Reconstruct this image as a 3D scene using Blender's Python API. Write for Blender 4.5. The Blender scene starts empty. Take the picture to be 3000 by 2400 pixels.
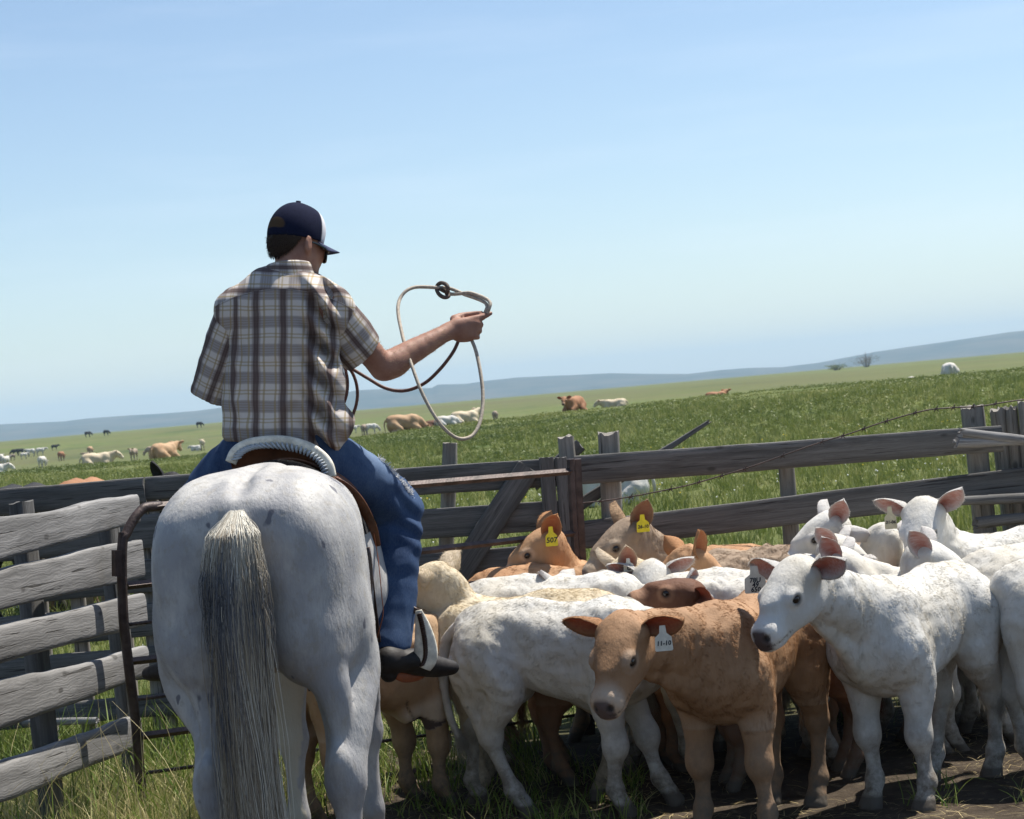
import bpy, math, random
import numpy as np
from mathutils import Vector, Matrix, noise as mnoise
R = math.radians
random.seed(7); RNG = np.random.default_rng(11)
S = bpy.context.scene
COL = S.collection

# ------------------------------------------------------------------ camera
FPX = 5745.0; CAMZ = 1.70; ROLL = R(5.0); PITCH = -math.atan(38/FPX)
camd = bpy.data.cameras.new('camera'); cam = bpy.data.objects.new('camera', camd); COL.objects.link(cam)
camd.sensor_width = 36; camd.lens = 36*FPX/3000; camd.clip_start = .1; camd.clip_end = 30000
FWD = Vector((0, math.cos(PITCH), math.sin(PITCH))); UP0 = Vector((0, -math.sin(PITCH), math.cos(PITCH))); X0 = Vector((1, 0, 0))
RT = X0*math.cos(ROLL) - UP0*math.sin(ROLL); UP = X0*math.sin(ROLL) + UP0*math.cos(ROLL)
CAM = Vector((0, 0, CAMZ))
M = Matrix((RT, UP, -FWD)).transposed().to_4x4(); M.translation = CAM; cam.matrix_world = M
S.camera = cam
camd.dof.use_dof = True; camd.dof.focus_distance = 7.8; camd.dof.aperture_fstop = 11
def P(px, py, d):
    return CAM + FWD*d + RT*((px-1500)/FPX*d) + UP*((1200-py)/FPX*d)
def pix(p):
    v = Vector(p)-CAM; d = v.dot(FWD); return (1500+FPX*v.dot(RT)/d, 1200-FPX*v.dot(UP)/d, d)

# ------------------------------------------------------------------ sun, sky, exposure
SUN = Vector((0.50, 0.42, 1.22)).normalized()
sl = bpy.data.lights.new('sun', 'SUN'); sl.energy = 5.0; sl.angle = R(.53); sl.color = (1, .95, .86)
so = bpy.data.objects.new('sun', sl); COL.objects.link(so); so.rotation_euler = SUN.to_track_quat('Z', 'Y').to_euler()
S.view_settings.view_transform = 'Standard'; S.view_settings.look = 'None'
S.view_settings.exposure = 0.79; S.view_settings.gamma = 1
W = bpy.data.worlds.new('World'); S.world = W; W.use_nodes = True
wn = W.node_tree.nodes; wl = W.node_tree.links; wn.clear()
sky = wn.new('ShaderNodeTexSky'); sky.sky_type = 'NISHITA'; sky.sun_disc = False
sky.sun_elevation = math.asin(SUN.z); sky.sun_rotation = math.atan2(SUN.x, SUN.y)
sky.air_density = 1.05; sky.dust_density = 0.9; sky.ozone_density = 1.25; sky.altitude = 900
bg = wn.new('ShaderNodeBackground'); bg.inputs[1].default_value = 0.082
out = wn.new('ShaderNodeOutputWorld')
tc = wn.new('ShaderNodeTexCoord')
# thin streaks of cirrus: noise stretched along the horizon, in sky directions
mp = wn.new('ShaderNodeMapping'); mp.inputs['Scale'].default_value = (2.2, 2.2, 20); mp.inputs['Rotation'].default_value = (0, R(-5), R(25))
wl.new(tc.outputs['Generated'], mp.inputs[0])
nz = wn.new('ShaderNodeTexNoise'); nz.inputs['Scale'].default_value = 1.6; nz.inputs['Detail'].default_value = 7; nz.inputs['Roughness'].default_value = .55
wl.new(mp.outputs[0], nz.inputs[0])
rp = wn.new('ShaderNodeValToRGB'); rp.color_ramp.elements[0].position = .5; rp.color_ramp.elements[1].position = .82
rp.color_ramp.elements[0].color = (0, 0, 0, 1); rp.color_ramp.elements[1].color = (.16, .16, .17, 1)
wl.new(nz.outputs[0], rp.inputs[0])
mx = wn.new('ShaderNodeMix'); mx.data_type = 'RGBA'; mx.inputs[7].default_value = (8.3, 8.7, 9.4, 1)
wl.new(rp.outputs[0], mx.inputs[0]); wl.new(sky.outputs[0], mx.inputs[6])
wl.new(mx.outputs[2], bg.inputs[0]); wl.new(bg.outputs[0], out.inputs[0])
S.cycles.max_bounces = 6; S.cycles.diffuse_bounces = 3; S.cycles.volume_bounces = 0
# ------------------------------------------------------------------ helpers: objects
def tag(o, label=None, cat=None, group=None, kind=None):
    if label: o['label'] = label
    if cat: o['category'] = cat
    if group: o['group'] = group
    if kind: o['kind'] = kind
    return o
def empty(name, mat=None, label=None, cat=None, group=None):
    o = bpy.data.objects.new(name, None); COL.objects.link(o); o.empty_display_size = .1
    if mat is not None: o.matrix_world = mat
    return tag(o, label, cat, group)
def mesh(name, v, f, mat, parent=None, smooth=True, attrs=None, mw=None):
    me = bpy.data.meshes.new(name)
    v = np.asarray(v, np.float32)
    if isinstance(f, np.ndarray) and f.ndim == 2:
        nf, k = f.shape
        me.vertices.add(len(v)); me.vertices.foreach_set('co', v.ravel())
        me.loops.add(nf*k); me.loops.foreach_set('vertex_index', f.astype(np.int32).ravel())
        me.polygons.add(nf); me.polygons.foreach_set('loop_start', np.arange(0, nf*k, k, dtype=np.int32))
        me.update(calc_edges=True)
    else:
        me.from_pydata(v.tolist(), [], [list(map(int, q)) for q in f]); me.update()
    if smooth: me.polygons.foreach_set('use_smooth', [True]*len(me.polygons))
    if attrs:
        for an, av in attrs.items():
            av = np.asarray(av, np.float32)
            if av.ndim == 1: a = me.attributes.new(an, 'FLOAT', 'POINT'); a.data.foreach_set('value', av)
            else: a = me.attributes.new(an, 'FLOAT_VECTOR', 'POINT'); a.data.foreach_set('vector', av.ravel())
    me.validate()
    if mat is not None: me.materials.append(mat)
    o = bpy.data.objects.new(name, me); COL.objects.link(o)
    if parent is not None: o.parent = parent
    if mw is not None: o.matrix_local = mw
    return o
def hair(name, pts, rad, mat, parent=None, tint=None, mw=None):
    """pts (n,k,3), rad (k,) or (n,k)"""
    n, k, _ = pts.shape
    hc = bpy.data.hair_curves.new(name); hc.add_curves([k]*n)
    hc.attributes['position'].data.foreach_set('vector', pts.astype(np.float32).ravel())
    r = np.broadcast_to(np.asarray(rad, np.float32), (n, k)).astype(np.float32)
    a = hc.attributes.get('radius') or hc.attributes.new('radius', 'FLOAT', 'POINT'); a.data.foreach_set('value', r.ravel())
    if tint is not None:
        t = hc.attributes.new('tint', 'FLOAT', 'POINT')
        t.data.foreach_set('value', np.broadcast_to(np.asarray(tint, np.float32).reshape(n, -1), (n, k)).astype(np.float32).ravel())
    hc.materials.append(mat)
    o = bpy.data.objects.new(name, hc); COL.objects.link(o)
    if parent is not None: o.parent = parent
    if mw is not None: o.matrix_local = mw
    return o
# ------------------------------------------------------------------ helpers: meshes
def catmull(pts, n):
    """resample a polyline of vectors (k,m) to n points, smooth"""
    p = np.asarray(pts, float); k = len(p)
    if k == 2: t = np.linspace(0, 1, n)[:, None]; return p[0]*(1-t)+p[1]*t
    q = np.vstack([2*p[0]-p[1], p, 2*p[-1]-p[-2]])
    u = np.linspace(0, k-1, n); i = np.minimum(u.astype(int), k-2); t = (u-i)[:, None]
    a, b, c, d = q[i], q[i+1], q[i+2], q[i+3]
    return .5*((2*b)+(c-a)*t+(2*a-5*b+4*c-d)*t*t+(3*b-a-3*c+d)*t**3)
def frames(c, ref=(0, 0, 1)):
    t = np.gradient(c, axis=0); t /= np.linalg.norm(t, axis=1)[:, None]+1e-9
    nrm = np.zeros_like(c); r = np.asarray(ref, float)
    n0 = r-t[0]*np.dot(r, t[0])
    if np.linalg.norm(n0) < 1e-3: r = np.array([1., .3, 0]); n0 = r-t[0]*np.dot(r, t[0])
    n0 /= np.linalg.norm(n0)
    for i in range(len(c)):
        n0 = n0-t[i]*np.dot(n0, t[i]); n0 /= np.linalg.norm(n0)+1e-9; nrm[i] = n0
    return t, nrm, np.cross(t, nrm)
def tube(pts, rad, n=None, seg=10, closed=False, flat=1.0, ref=(0, 0, 1), cap=True, smoothc=True):
    """rad scalar or per point; flat scales the second axis. returns v,f"""
    p = np.asarray([tuple(q) for q in pts], float); r = np.broadcast_to(np.asarray(rad, float), (len(p),)).astype(float)
    n = n or (len(p)*5 if smoothc else len(p))
    if closed:
        a = np.column_stack([p, r]); a = np.vstack([a[-2:], a, a[:2]]); k = len(p)
        full = catmull(a, (len(a)-1)*12+1)[24:24+k*12]; c, r = full[:, :3], full[:, 3]
        idx = np.linspace(0, len(c), n, endpoint=False).astype(int); c, r = c[idx], r[idx]
    elif n != len(p) or smoothc:
        a = catmull(np.column_stack([p, r]), n); c, r = a[:, :3], a[:, 3]
    else: c = p
    t, u, w = frames(c, ref)
    th = np.linspace(0, 2*np.pi, seg, endpoint=False)
    v = c[:, None]+(u[:, None]*np.cos(th)[None, :, None]+w[:, None]*np.sin(th)[None, :, None]*flat)*r[:, None, None]
    m = len(c); v = v.reshape(-1, 3); F = []
    for i in range(m if closed else m-1):
        for j in range(seg):
            a, b = i*seg+j, i*seg+(j+1) % seg; i2 = (i+1) % m
            F.append((a, b, i2*seg+(j+1) % seg, i2*seg+j))
    if cap and not closed:
        F.append(tuple(range(seg))[::-1]); F.append(tuple((m-1)*seg+j for j in range(seg)))
    return v, F
def join(*vf):
    V = []; F = []; o = 0
    for v, f in vf:
        v = np.asarray(v); V.append(v); F += [tuple(int(a)+o for a in q) for q in f]; o += len(v)
    return np.vstack(V), F
def box(x0, x1, y0, y1, z0, z1, bev=0):
    v = [(x, y, z) for x in (x0, x1) for y in (y0, y1) for z in (z0, z1)]
    return np.array(v, float), [(0, 1, 3, 2), (4, 6, 7, 5), (0, 4, 5, 1), (2, 3, 7, 6), (0, 2, 6, 4), (1, 5, 7, 3)]
def local(root, v):
    mi = np.array(root.matrix_world.inverted()); v = np.asarray(v)
    return v@mi[:3, :3].T+mi[:3, 3]
# ------------------------------------------------------------------ helpers: distance fields
class Field:
    def __init__(s, lo, hi, h):
        s.h = h; s.lo = np.array(lo, float)-h*2; n = np.ceil((np.array(hi)-s.lo)/h).astype(int)+3
        s.n = n; s.F = np.full(n, 1.0, np.float32)
        s.ax = [s.lo[i]+h*np.arange(n[i]) for i in range(3)]
    def sub(s, lo, hi, m):
        i0 = np.clip(((np.array(lo)-m-s.lo)/s.h).astype(int), 0, s.n-1); i1 = np.clip(((np.array(hi)+m-s.lo)/s.h).astype(int)+2, 1, s.n)
        sl = tuple(slice(a, b) for a, b in zip(i0, i1))
        X, Y, Z = np.meshgrid(*[s.ax[i][sl[i]] for i in range(3)], indexing='ij')
        return sl, X, Y, Z
    def put(s, sl, d, k, op=1):
        A = s.F[sl]; d = d.astype(np.float32)
        if op > 0:
            if k > 0: h = np.maximum(k-np.abs(A-d), 0)/k; s.F[sl] = np.minimum(A, d)-h*h*k*.25
            else: s.F[sl] = np.minimum(A, d)
        else:
            d = -d; h = np.maximum(k-np.abs(A-d), 0)/max(k, 1e-6); s.F[sl] = np.maximum(A, d)+h*h*k*.25
    def cone(s, a, b, ra, rb, k=.03, ax=None, q=1., op=1):
        a = np.array(a, float); b = np.array(b, float); m = max(ra, rb)*max(1, q)+k+.03
        sl, X, Y, Z = s.sub(np.minimum(a, b), np.maximum(a, b), m)
        ab = b-a; L2 = ab@ab+1e-12
        x, y, z = X-a[0], Y-a[1], Z-a[2]
        t = np.clip((x*ab[0]+y*ab[1]+z*ab[2])/L2, 0, 1)
        x, y, z = x-t*ab[0], y-t*ab[1], z-t*ab[2]
        d2 = x*x+y*y+z*z
        if ax is not None:
            ax = np.array(ax, float); ax /= np.linalg.norm(ax); c = x*ax[0]+y*ax[1]+z*ax[2]
            d2 = d2+c*c*(1/q**2-1)
        s.put(sl, np.sqrt(np.maximum(d2, 0))-(ra+(rb-ra)*t), k, op)
    def chain(s, pts, rad, k=.02, ax=None, q=1., n=None):
        a = catmull(np.column_stack([np.array([tuple(p) for p in pts], float), rad]), n or len(pts)*3)
        for i in range(len(a)-1): s.cone(a[i, :3], a[i+1, :3], a[i, 3], a[i+1, 3], k if i == 0 else .004, ax, q)
    def ell(s, c, r, k=.03, rot=None, op=1):
        c = np.array(c, float); r = np.array(r, float); m = max(r)+k+.03
        sl, X, Y, Z = s.sub(c, c, m); p = np.stack([X-c[0], Y-c[1], Z-c[2]], -1)
        if rot is not None: p = p@np.asarray(rot, float)       # columns of rot are local axes
        k0 = np.sqrt(((p/r)**2).sum(-1)); k1 = np.sqrt(((p/r**2)**2).sum(-1))+1e-9
        s.put(sl, k0*(k0-1)/k1, k, op)
    def loft(s, st, k=.03, pw=2.0):
        """trunk along x: rows x, cz, hh, hw"""
        st = np.array(st, float); a = catmull(st, 60)
        lo = (st[0, 0], -st[:, 3].max(), (st[:, 1]-st[:, 2]).min()); hi = (st[-1, 0], st[:, 3].max(), (st[:, 1]+st[:, 2]).max())
        sl, X, Y, Z = s.sub(lo, hi, .06)
        o = np.argsort(a[:, 0]); a = a[o]; xc = np.clip(X, a[0, 0], a[-1, 0])
        cz, hh, hw = [np.interp(xc, a[:, 0], a[:, i]) for i in (1, 2, 3)]
        y, z = Y/hw, (Z-cz)/hh; k0 = (np.abs(y)**pw+np.abs(z)**pw)**(1/pw)
        g = np.sqrt((y/hw)**2+(z/hh)**2)/np.maximum(np.sqrt(y*y+z*z), 1e-6)
        d = (k0-1)/np.maximum(g, 1e-3); dx = np.abs(X-xc)
        d = np.where(dx > 0, np.sqrt(np.maximum(d, 0)**2+dx**2)+np.minimum(d, 0)*0, d)
        s.put(sl, d, k)
    def cut(s, nrm, c):   # keep side where nrm.p < c
        X, Y, Z = np.meshgrid(*s.ax, indexing='ij'); d = X*nrm[0]+Y*nrm[1]+Z*nrm[2]-c
        s.F = np.maximum(s.F, d.astype(np.float32))
    def mesh(s, iters=1):
        F = s.F; h = s.h; ins = F < 0
        c = [(i, j, k) for i in (0, 1) for j in (0, 1) for k in (0, 1)]; n = np.array(F.shape)-1
        V8 = {q: F[q[0]:n[0]+q[0], q[1]:n[1]+q[1], q[2]:n[2]+q[2]] for q in c}
        cnt = sum((V8[q] < 0).astype(np.int8) for q in c); act = (cnt > 0) & (cnt < 8)
        idx = np.full(act.shape, -1, np.int64); ii = np.argwhere(act); idx[act] = np.arange(len(ii))
        vals = {q: V8[q][act].astype(float) for q in c}
        acc = np.zeros((len(ii), 3)); w = np.zeros(len(ii))
        for q in c:
            for a in range(3):
                if q[a] == 0:
                    q2 = list(q); q2[a] = 1; q2 = tuple(q2); A, B = vals[q], vals[q2]; m = (A < 0) != (B < 0)
                    t = np.where(m, A/np.where(m, A-B, 1), 0); pt = np.zeros((len(ii), 3)); pt += np.array(q); pt[:, a] += t
                    acc += pt*m[:, None]; w += m
        v = (ii+acc/w[:, None])*h+s.lo
        fs = []
        for a in range(3):
            b, cc = (a+1) % 3, (a+2) % 3
            sl0 = [slice(None)]*3; sl1 = [slice(None)]*3; sl0[a] = slice(0, -1); sl1[a] = slice(1, None)
            A, B = ins[tuple(sl0)], ins[tuple(sl1)]; e = np.argwhere(A != B)
            e = e[(e[:, b] > 0) & (e[:, cc] > 0) & (e[:, b] < n[b]) & (e[:, cc] < n[cc])]
            fl = A[tuple(e.T)]
            def cell(db, dc):
                q = e.copy(); q[:, b] -= db; q[:, cc] -= dc; return idx[tuple(q.T)]
            q = np.stack([cell(1, 1), cell(0, 1), cell(0, 0), cell(1, 0)], 1)
            q[~fl] = q[~fl][:, ::-1]; fs.append(q)
        f = np.vstack(fs); f = f[(f >= 0).all(1)]
        # relax a little along the field
        for _ in range(iters):
            acc = np.zeros_like(v); w = np.zeros(len(v))
            for a in range(4):
                for b in (f[:, (a+1) % 4], f[:, (a-1) % 4]):
                    np.add.at(acc, f[:, a], v[b]); np.add.at(w, f[:, a], 1)
            v = v*.5+.5*acc/np.maximum(w, 1)[:, None]
        return v, f
def vnormals(v, f):
    a, b, c = v[f[:, 0]], v[f[:, 1]], v[f[:, 2]]; n = np.cross(b-a, c-a)
    if f.shape[1] == 4: n = n+np.cross(c-a, v[f[:, 3]]-a)
    N = np.zeros_like(v)
    for i in range(f.shape[1]): np.add.at(N, f[:, i], n)
    return N/(np.linalg.norm(N, axis=1)[:, None]+1e-9)
def scatter(v, f, n, rng, mask=None):
    t = np.vstack([f[:, [0, 1, 2]], f[:, [0, 2, 3]]]) if f.shape[1] == 4 else f
    ar = np.linalg.norm(np.cross(v[t[:, 1]]-v[t[:, 0]], v[t[:, 2]]-v[t[:, 0]]), axis=1)
    if mask is not None: ar = ar*mask[t].mean(1)
    k = rng.choice(len(t), n, p=ar/ar.sum()); a, b = rng.random(n), rng.random(n); m = a+b > 1; a[m], b[m] = 1-a[m], 1-b[m]
    w = np.stack([1-a-b, a, b], 1)
    return (v[t[k]]*w[:, :, None]).sum(1), t[k], w
_np3 = RNG.random((64, 64, 64)).astype(np.float32)
def vnoise(p, sc):
    """value noise in 0..1"""
    q = np.asarray(p)*sc+1000; i = np.floor(q).astype(int); t = q-i; t = t*t*(3-2*t); i &= 63; j = (i+1) & 63
    def g(a, b, c): return _np3[a, b, c]
    x0 = g(i[..., 0], i[..., 1], i[..., 2])*(1-t[..., 0])+g(j[..., 0], i[..., 1], i[..., 2])*t[..., 0]
    x1 = g(i[..., 0], j[..., 1], i[..., 2])*(1-t[..., 0])+g(j[..., 0], j[..., 1], i[..., 2])*t[..., 0]
    x2 = g(i[..., 0], i[..., 1], j[..., 2])*(1-t[..., 0])+g(j[..., 0], i[..., 1], j[..., 2])*t[..., 0]
    x3 = g(i[..., 0], j[..., 1], j[..., 2])*(1-t[..., 0])+g(j[..., 0], j[..., 1], j[..., 2])*t[..., 0]
    return (x0*(1-t[..., 1])+x1*t[..., 1])*(1-t[..., 2])+(x2*(1-t[..., 1])+x3*t[..., 1])*t[..., 2]
# ------------------------------------------------------------------ helpers: materials
class NT:
    def __init__(s, name):
        s.m = bpy.data.materials.new(name); s.m.use_nodes = True; s.t = s.m.node_tree; s.n = s.t.nodes; s.l = s.t.links
        s.b = s.n['Principled BSDF']; s.o = s.n['Material Output']
    def new(s, kind, **kw):
        x = s.n.new('ShaderNode'+kind)
        for k, v in kw.items():
            if k in x.inputs: s.put(x.inputs[k], v)
            else: setattr(x, k, v)
        return x
    def put(s, inp, v):
        if hasattr(v, 'outputs'): v = v.outputs[0]
        if isinstance(v, bpy.types.NodeSocket): s.l.new(v, inp)
        else:
            if isinstance(v, (tuple, list)) and len(v) == 3 and inp.type == 'RGBA': v = (*v, 1)
            inp.default_value = v
    def mix(s, fac, a, b, mode='MIX'):
        x = s.n.new('ShaderNodeMix'); x.data_type = 'RGBA'; x.blend_type = mode
        s.put(x.inputs[0], fac); s.put(x.inputs[6], a); s.put(x.inputs[7], b); return x.outputs[2]
    def math(s, op, a, b=0., c=0., clamp=False):
        x = s.n.new('ShaderNodeMath'); x.operation = op; x.use_clamp = clamp; s.put(x.inputs[0], a); s.put(x.inputs[1], b); s.put(x.inputs[2], c); return x.outputs[0]
    def ramp(s, fac, stops, interp='LINEAR'):
        x = s.n.new('ShaderNodeValToRGB'); e = x.color_ramp.elements; x.color_ramp.interpolation = interp
        while len(e) > 1: e.remove(e[-1])
        for i, (p, c) in enumerate(stops):
            c = (c, c, c) if isinstance(c, (int, float)) else c
            q = e[0] if i == 0 else e.new(p); q.position = p; q.color = (*c, 1)
        s.put(x.inputs[0], fac); return x.outputs[0]
    def noise(s, vec, scale, detail=4, rough=.5, dist=0.):
        x = s.new('TexNoise', Scale=scale, Detail=detail, Roughness=rough, Distortion=dist)
        if vec is not None: s.put(x.inputs['Vector'], vec)
        return x.outputs[0]
    def map(s, vec, scale=(1, 1, 1), loc=(0, 0, 0), rot=(0, 0, 0)):
        x = s.new('Mapping'); s.put(x.inputs[0], vec); x.inputs['Scale'].default_value = scale; x.inputs['Location'].default_value = loc; x.inputs['Rotation'].default_value = rot
        return x.outputs[0]
    def obj(s): return s.new('TexCoord').outputs['Object']
    def attr(s, name, out='Fac'): return s.new('Attribute', attribute_name=name).outputs[out]
    def rand(s): return s.new('ObjectInfo').outputs['Random']
    def bump(s, h, dist=.01, st=1., nrm=None):
        x = s.new('Bump', Strength=st, Distance=dist); s.put(x.inputs['Height'], h)
        if nrm is not None: s.put(x.inputs['Normal'], nrm)
        s.l.new(x.outputs[0], s.b.inputs['Normal']); return x.outputs[0]
    def done(s, col=None, rough=.7, spec=.3, **kw):
        if col is not None: s.put(s.b.inputs['Base Color'], col)
        s.put(s.b.inputs['Roughness'], rough); s.b.inputs['Specular IOR Level'].default_value = spec
        for k, v in kw.items(): s.put(s.b.inputs[k.replace('_', ' ')], v)
        return s.m
def simple(name, col, rough=.7, spec=.3, nscale=0, nstr=.3, bump=0, bscale=60, **kw):
    t = NT(name); c = col
    if nscale:
        n = t.noise(t.obj(), nscale, 5, .6); c = t.mix(t.ramp(n, [(.35, 0), (.65, 1)]), tuple(x*(1-nstr) for x in col), tuple(min(1, x*(1+nstr)) for x in col))
    if bump: t.bump(t.noise(t.obj(), bscale, 4), bump)
    return t.done(c, rough, spec, **kw)
# ------------------------------------------------------------------ terrain
LP = np.array([(0, 0), (12, 0), (35, .12), (60, .42), (76, .48), (110, -.2), (230, -1.6), (330, -1.2), (450, .9), (800, 1.3), (2500, 1.5), (9000, 1.6)], float)
RP = np.array([(0, 0), (12, 0), (35, .25), (60, .85), (76, .98), (110, .3), (200, -.2), (400, .8), (800, 1.3), (2500, 1.6), (9000, 1.6)], float)
def _prof(T, y):
    u = np.log(np.maximum(y, 1)+20); U = np.log(np.maximum(T[:, 0], 1)+20)
    # smooth monotone-ish blend between the knots
    i = np.clip(np.searchsorted(U, u)-1, 0, len(U)-2); t = np.clip((u-U[i])/(U[i+1]-U[i]), 0, 1); t = t*t*(3-2*t)
    return T[i, 1]*(1-t)+T[i+1, 1]*t
def ground_z(x, y):
    x = np.asarray(x, float); y = np.asarray(y, float); r = np.hypot(x, np.maximum(y, 0)); b = np.clip((x/np.maximum(r, 1)+.17)/.3, 0, 1); b = b*b*(3-2*b)
    z = _prof(LP, r)*(1-b)+_prof(RP, r)*b
    p = np.stack([x, y, x*0], -1)
    far = np.clip((r-13)/20, 0, 1)
    return z+far*((vnoise(p, .11)-.5)*.16+(vnoise(p, .4)-.5)*.05)+(1-far)*(vnoise(p, 2.2)-.5)*.03-(1-far)*.01
def gz(x, y): return float(ground_z(np.array([x]), np.array([y]))[0])
ang = np.concatenate([np.linspace(-26, 26, 181), np.linspace(28, 332, 90)]); rad = np.concatenate([[.3], np.geomspace(1.2, 14, 120), np.geomspace(14.3, 150, 130), np.geomspace(156, 9000, 60)])
A, Rr = np.meshgrid(np.radians(ang), rad, indexing='ij'); gx, gy = Rr*np.sin(A), Rr*np.cos(A)
gv = np.stack([gx, gy, ground_z(gx, gy)], -1).reshape(-1, 3); na, nr = len(ang), len(rad)
i, j = np.meshgrid(np.arange(na), np.arange(nr-1), indexing='ij'); i2 = (i+1) % na
gf = np.stack([i*nr+j, i*nr+j+1, i2*nr+j+1, i2*nr+j], -1).reshape(-1, 4)[:, ::-1]
t = NT('ground'); pos = t.new('NewGeometry').outputs['Position']; sx = t.new('SeparateXYZ'); t.put(sx.inputs[0], pos)
dirt = t.mix(t.ramp(t.noise(pos, 3, 8, .7), [(.35, 0), (.65, 1)]), (.032, .024, .018), (.085, .066, .048))
dirt = t.mix(t.ramp(t.noise(pos, 14, 6, .7), [(.56, 0), (.66, .8)]), dirt, (.17, .14, .09))
g1 = t.mix(t.ramp(t.noise(pos, .35, 6, .65), [(.3, 0), (.7, 1)]), (.06, .09, .025), (.125, .145, .045))
g1 = t.mix(t.ramp(t.noise(pos, .045, 6, .7, .6), [(.42, 0), (.66, .55)]), g1, (.15, .14, .065))
g2 = t.mix(t.ramp(t.noise(t.map(pos, (.012, .004, 1)), 1, 8, .7, .4), [(.40, 0), (.64, .9)]), g1, (.10, .10, .045))
g2 = t.mix(t.ramp(t.noise(t.map(pos, (.02, .006, 1)), 1, 9, .75), [(.56, 0), (.66, .8)]), g2, (.035, .06, .02))
near = t.ramp(t.math('MULTIPLY_ADD', sx.outputs[1], .01, t.math('MULTIPLY', t.noise(pos, 1.2, 5), .012)), [(.1, 0), (.113, 1)])
col = t.mix(near, dirt, t.mix(t.ramp(t.math('MULTIPLY', sx.outputs[1], .001), [(.06, 0), (.2, 1)]), g1, g2))
t.bump(t.noise(pos, 9, 9, .7), .05, .8); G = mesh('ground', gv, gf, t.done(col, .95, .1)); G['kind'] = 'structure'

# far hills: a real ridge 4-6 km away
hp = np.array([(-2600, 50), (-1500, 62), (-600, 45), (0, 52), (186, 44), (260, 46), (390, 44), (575, 40), (649, 44), (800, 58), (1000, 56), (1056, 61), (1150, 56), (1271, 48), (1290, 57), (1371, 51), (1440, 55), (1519, 57), (1627, 52), (1800, 44), (1900, 33), (2023, 22), (2123, 25), (2200, 24), (2300, 18), (2400, 21), (2490, 30), (2579, 40), (2690, 46), (2800, 52), (2958, 63), (3100, 66), (3400, 50), (4000, 60), (5200, 50)], float)
px = np.linspace(-2500, 5100, 900); H = np.interp(px, hp[:, 0], hp[:, 1]); D0 = 4500.
rows = []
for q in range(26):
    f = q/17; d = D0-700+f*900 if f < 1 else D0+200+(f-1)*1500
    e = np.sin(min(f, 1)*np.pi/2)**1.3 if f <= 1 else 1-(f-1)*.9
    Xw = (px-1500)/FPX*d; p3 = np.stack([Xw*.004+f*2.2, px*0+f*3.1, px*0], -1)
    z = 1.4+H/FPX*D0*e*(1+.0*f)+(vnoise(p3*1.0, 1.0)-.5)*26*e*(1-e)*2.2+(vnoise(np.stack([Xw*.02, px*0+d*.004, px*0], -1), 1)-.5)*(5*(1-e)+1.0)
    rows.append(np.stack([Xw, px*0+d, z-6*(1-min(f*6, 1))], -1))
hv = np.concatenate(rows); n = len(px)
i, j = np.meshgrid(np.arange(25), np.arange(n-1), indexing='ij'); hf = np.stack([i*n+j, i*n+j+1, (i+1)*n+j+1, (i+1)*n+j], -1).reshape(-1, 4)
t = NT('hills'); pos = t.new('NewGeometry').outputs['Position']
c = t.mix(t.ramp(t.noise(pos, .008, 8, .65), [(.35, 0), (.65, 1)]), (.025, .035, .02), (.08, .07, .045))
HL = mesh('hills', hv, hf, t.done(c, .95, .05)); HL['kind'] = 'structure'

# haze: one closed box of even air
bxv, bxf = box(-9500, 9500, -9500, 9500, -14, 150)
hm = bpy.data.materials.new('haze'); hm.use_nodes = True; hn = hm.node_tree; hn.nodes.clear()
vo = hn.nodes.new('ShaderNodeOutputMaterial'); pv = hn.nodes.new('ShaderNodeVolumePrincipled')
pv.inputs['Color'].default_value = (.55, .79, 1, 1); pv.inputs['Density'].default_value = 1.7e-4; pv.inputs['Anisotropy'].default_value = .0
hn.links.new(pv.outputs[0], vo.inputs['Volume'])
HZ = mesh('haze', bxv, bxf, hm, smooth=False); HZ['kind'] = 'stuff'; HZ['label'] = 'pale blue summer haze over the far pasture and hills'

# ------------------------------------------------------------------ grass and plants as stuff
def blades(base, h, w, lean, ang, curve, rng, k=3):
    """base (n,3), heights, widths, lean distance, azimuth; returns v,f,tint"""
    n = len(base); ts = np.linspace(0, 1, k+1); dirn = np.stack([np.cos(ang), np.sin(ang), 0*ang], -1)
    fac = rng.uniform(0, np.pi, n); sd = np.stack([np.cos(fac), np.sin(fac), 0*fac], -1)
    V = []
    for tt in ts:
        c = base+dirn*(lean*tt**curve)[:, None]; c[:, 2] += h*tt*(1-.25*(lean/np.maximum(h, .01))*tt)
        ww = (w*(1-tt)**.6*.5+.0004)[:, None]
        V += [c-sd*ww, c+sd*ww]
    V = np.stack(V, 1); F = np.stack([np.array([2*a, 2*a+1, 2*a+3, 2*a+2]) for a in range(k)])
    return V.reshape(-1, 3), (F[None]+(np.arange(n)*2*(k+1))[:, None, None]).reshape(-1, 4), 2*(k+1)
def leafmat(name, ca, cb, cc, rough=.55, trans=.25):
    t = NT(name); a = t.attr('tint'); c = t.ramp(a, [(0, ca), (.5, cb), (1, cc)])
    m = t.done(c, rough, .25); t.b.inputs['Transmission Weight'].default_value = 0
    tr = t.new('BsdfTranslucent', Color=c); ms = t.new('MixShader'); t.put(ms.inputs[0], trans); t.l.new(t.b.outputs[0], ms.inputs[1]); t.l.new(tr.outputs[0], ms.inputs[2]); t.l.new(ms.outputs[0], t.o.inputs[0])
    return m
M_grass = leafmat('pasture_grass', (.10, .14, .03), (.20, .235, .06), (.44, .42, .18))
M_belt = leafmat('weed_leaves', (.075, .11, .028), (.155, .19, .048), (.27, .27, .085), .5)
M_near = leafmat('tall_grass', (.07, .13, .018), (.19, .24, .05), (.50, .42, .22))
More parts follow.
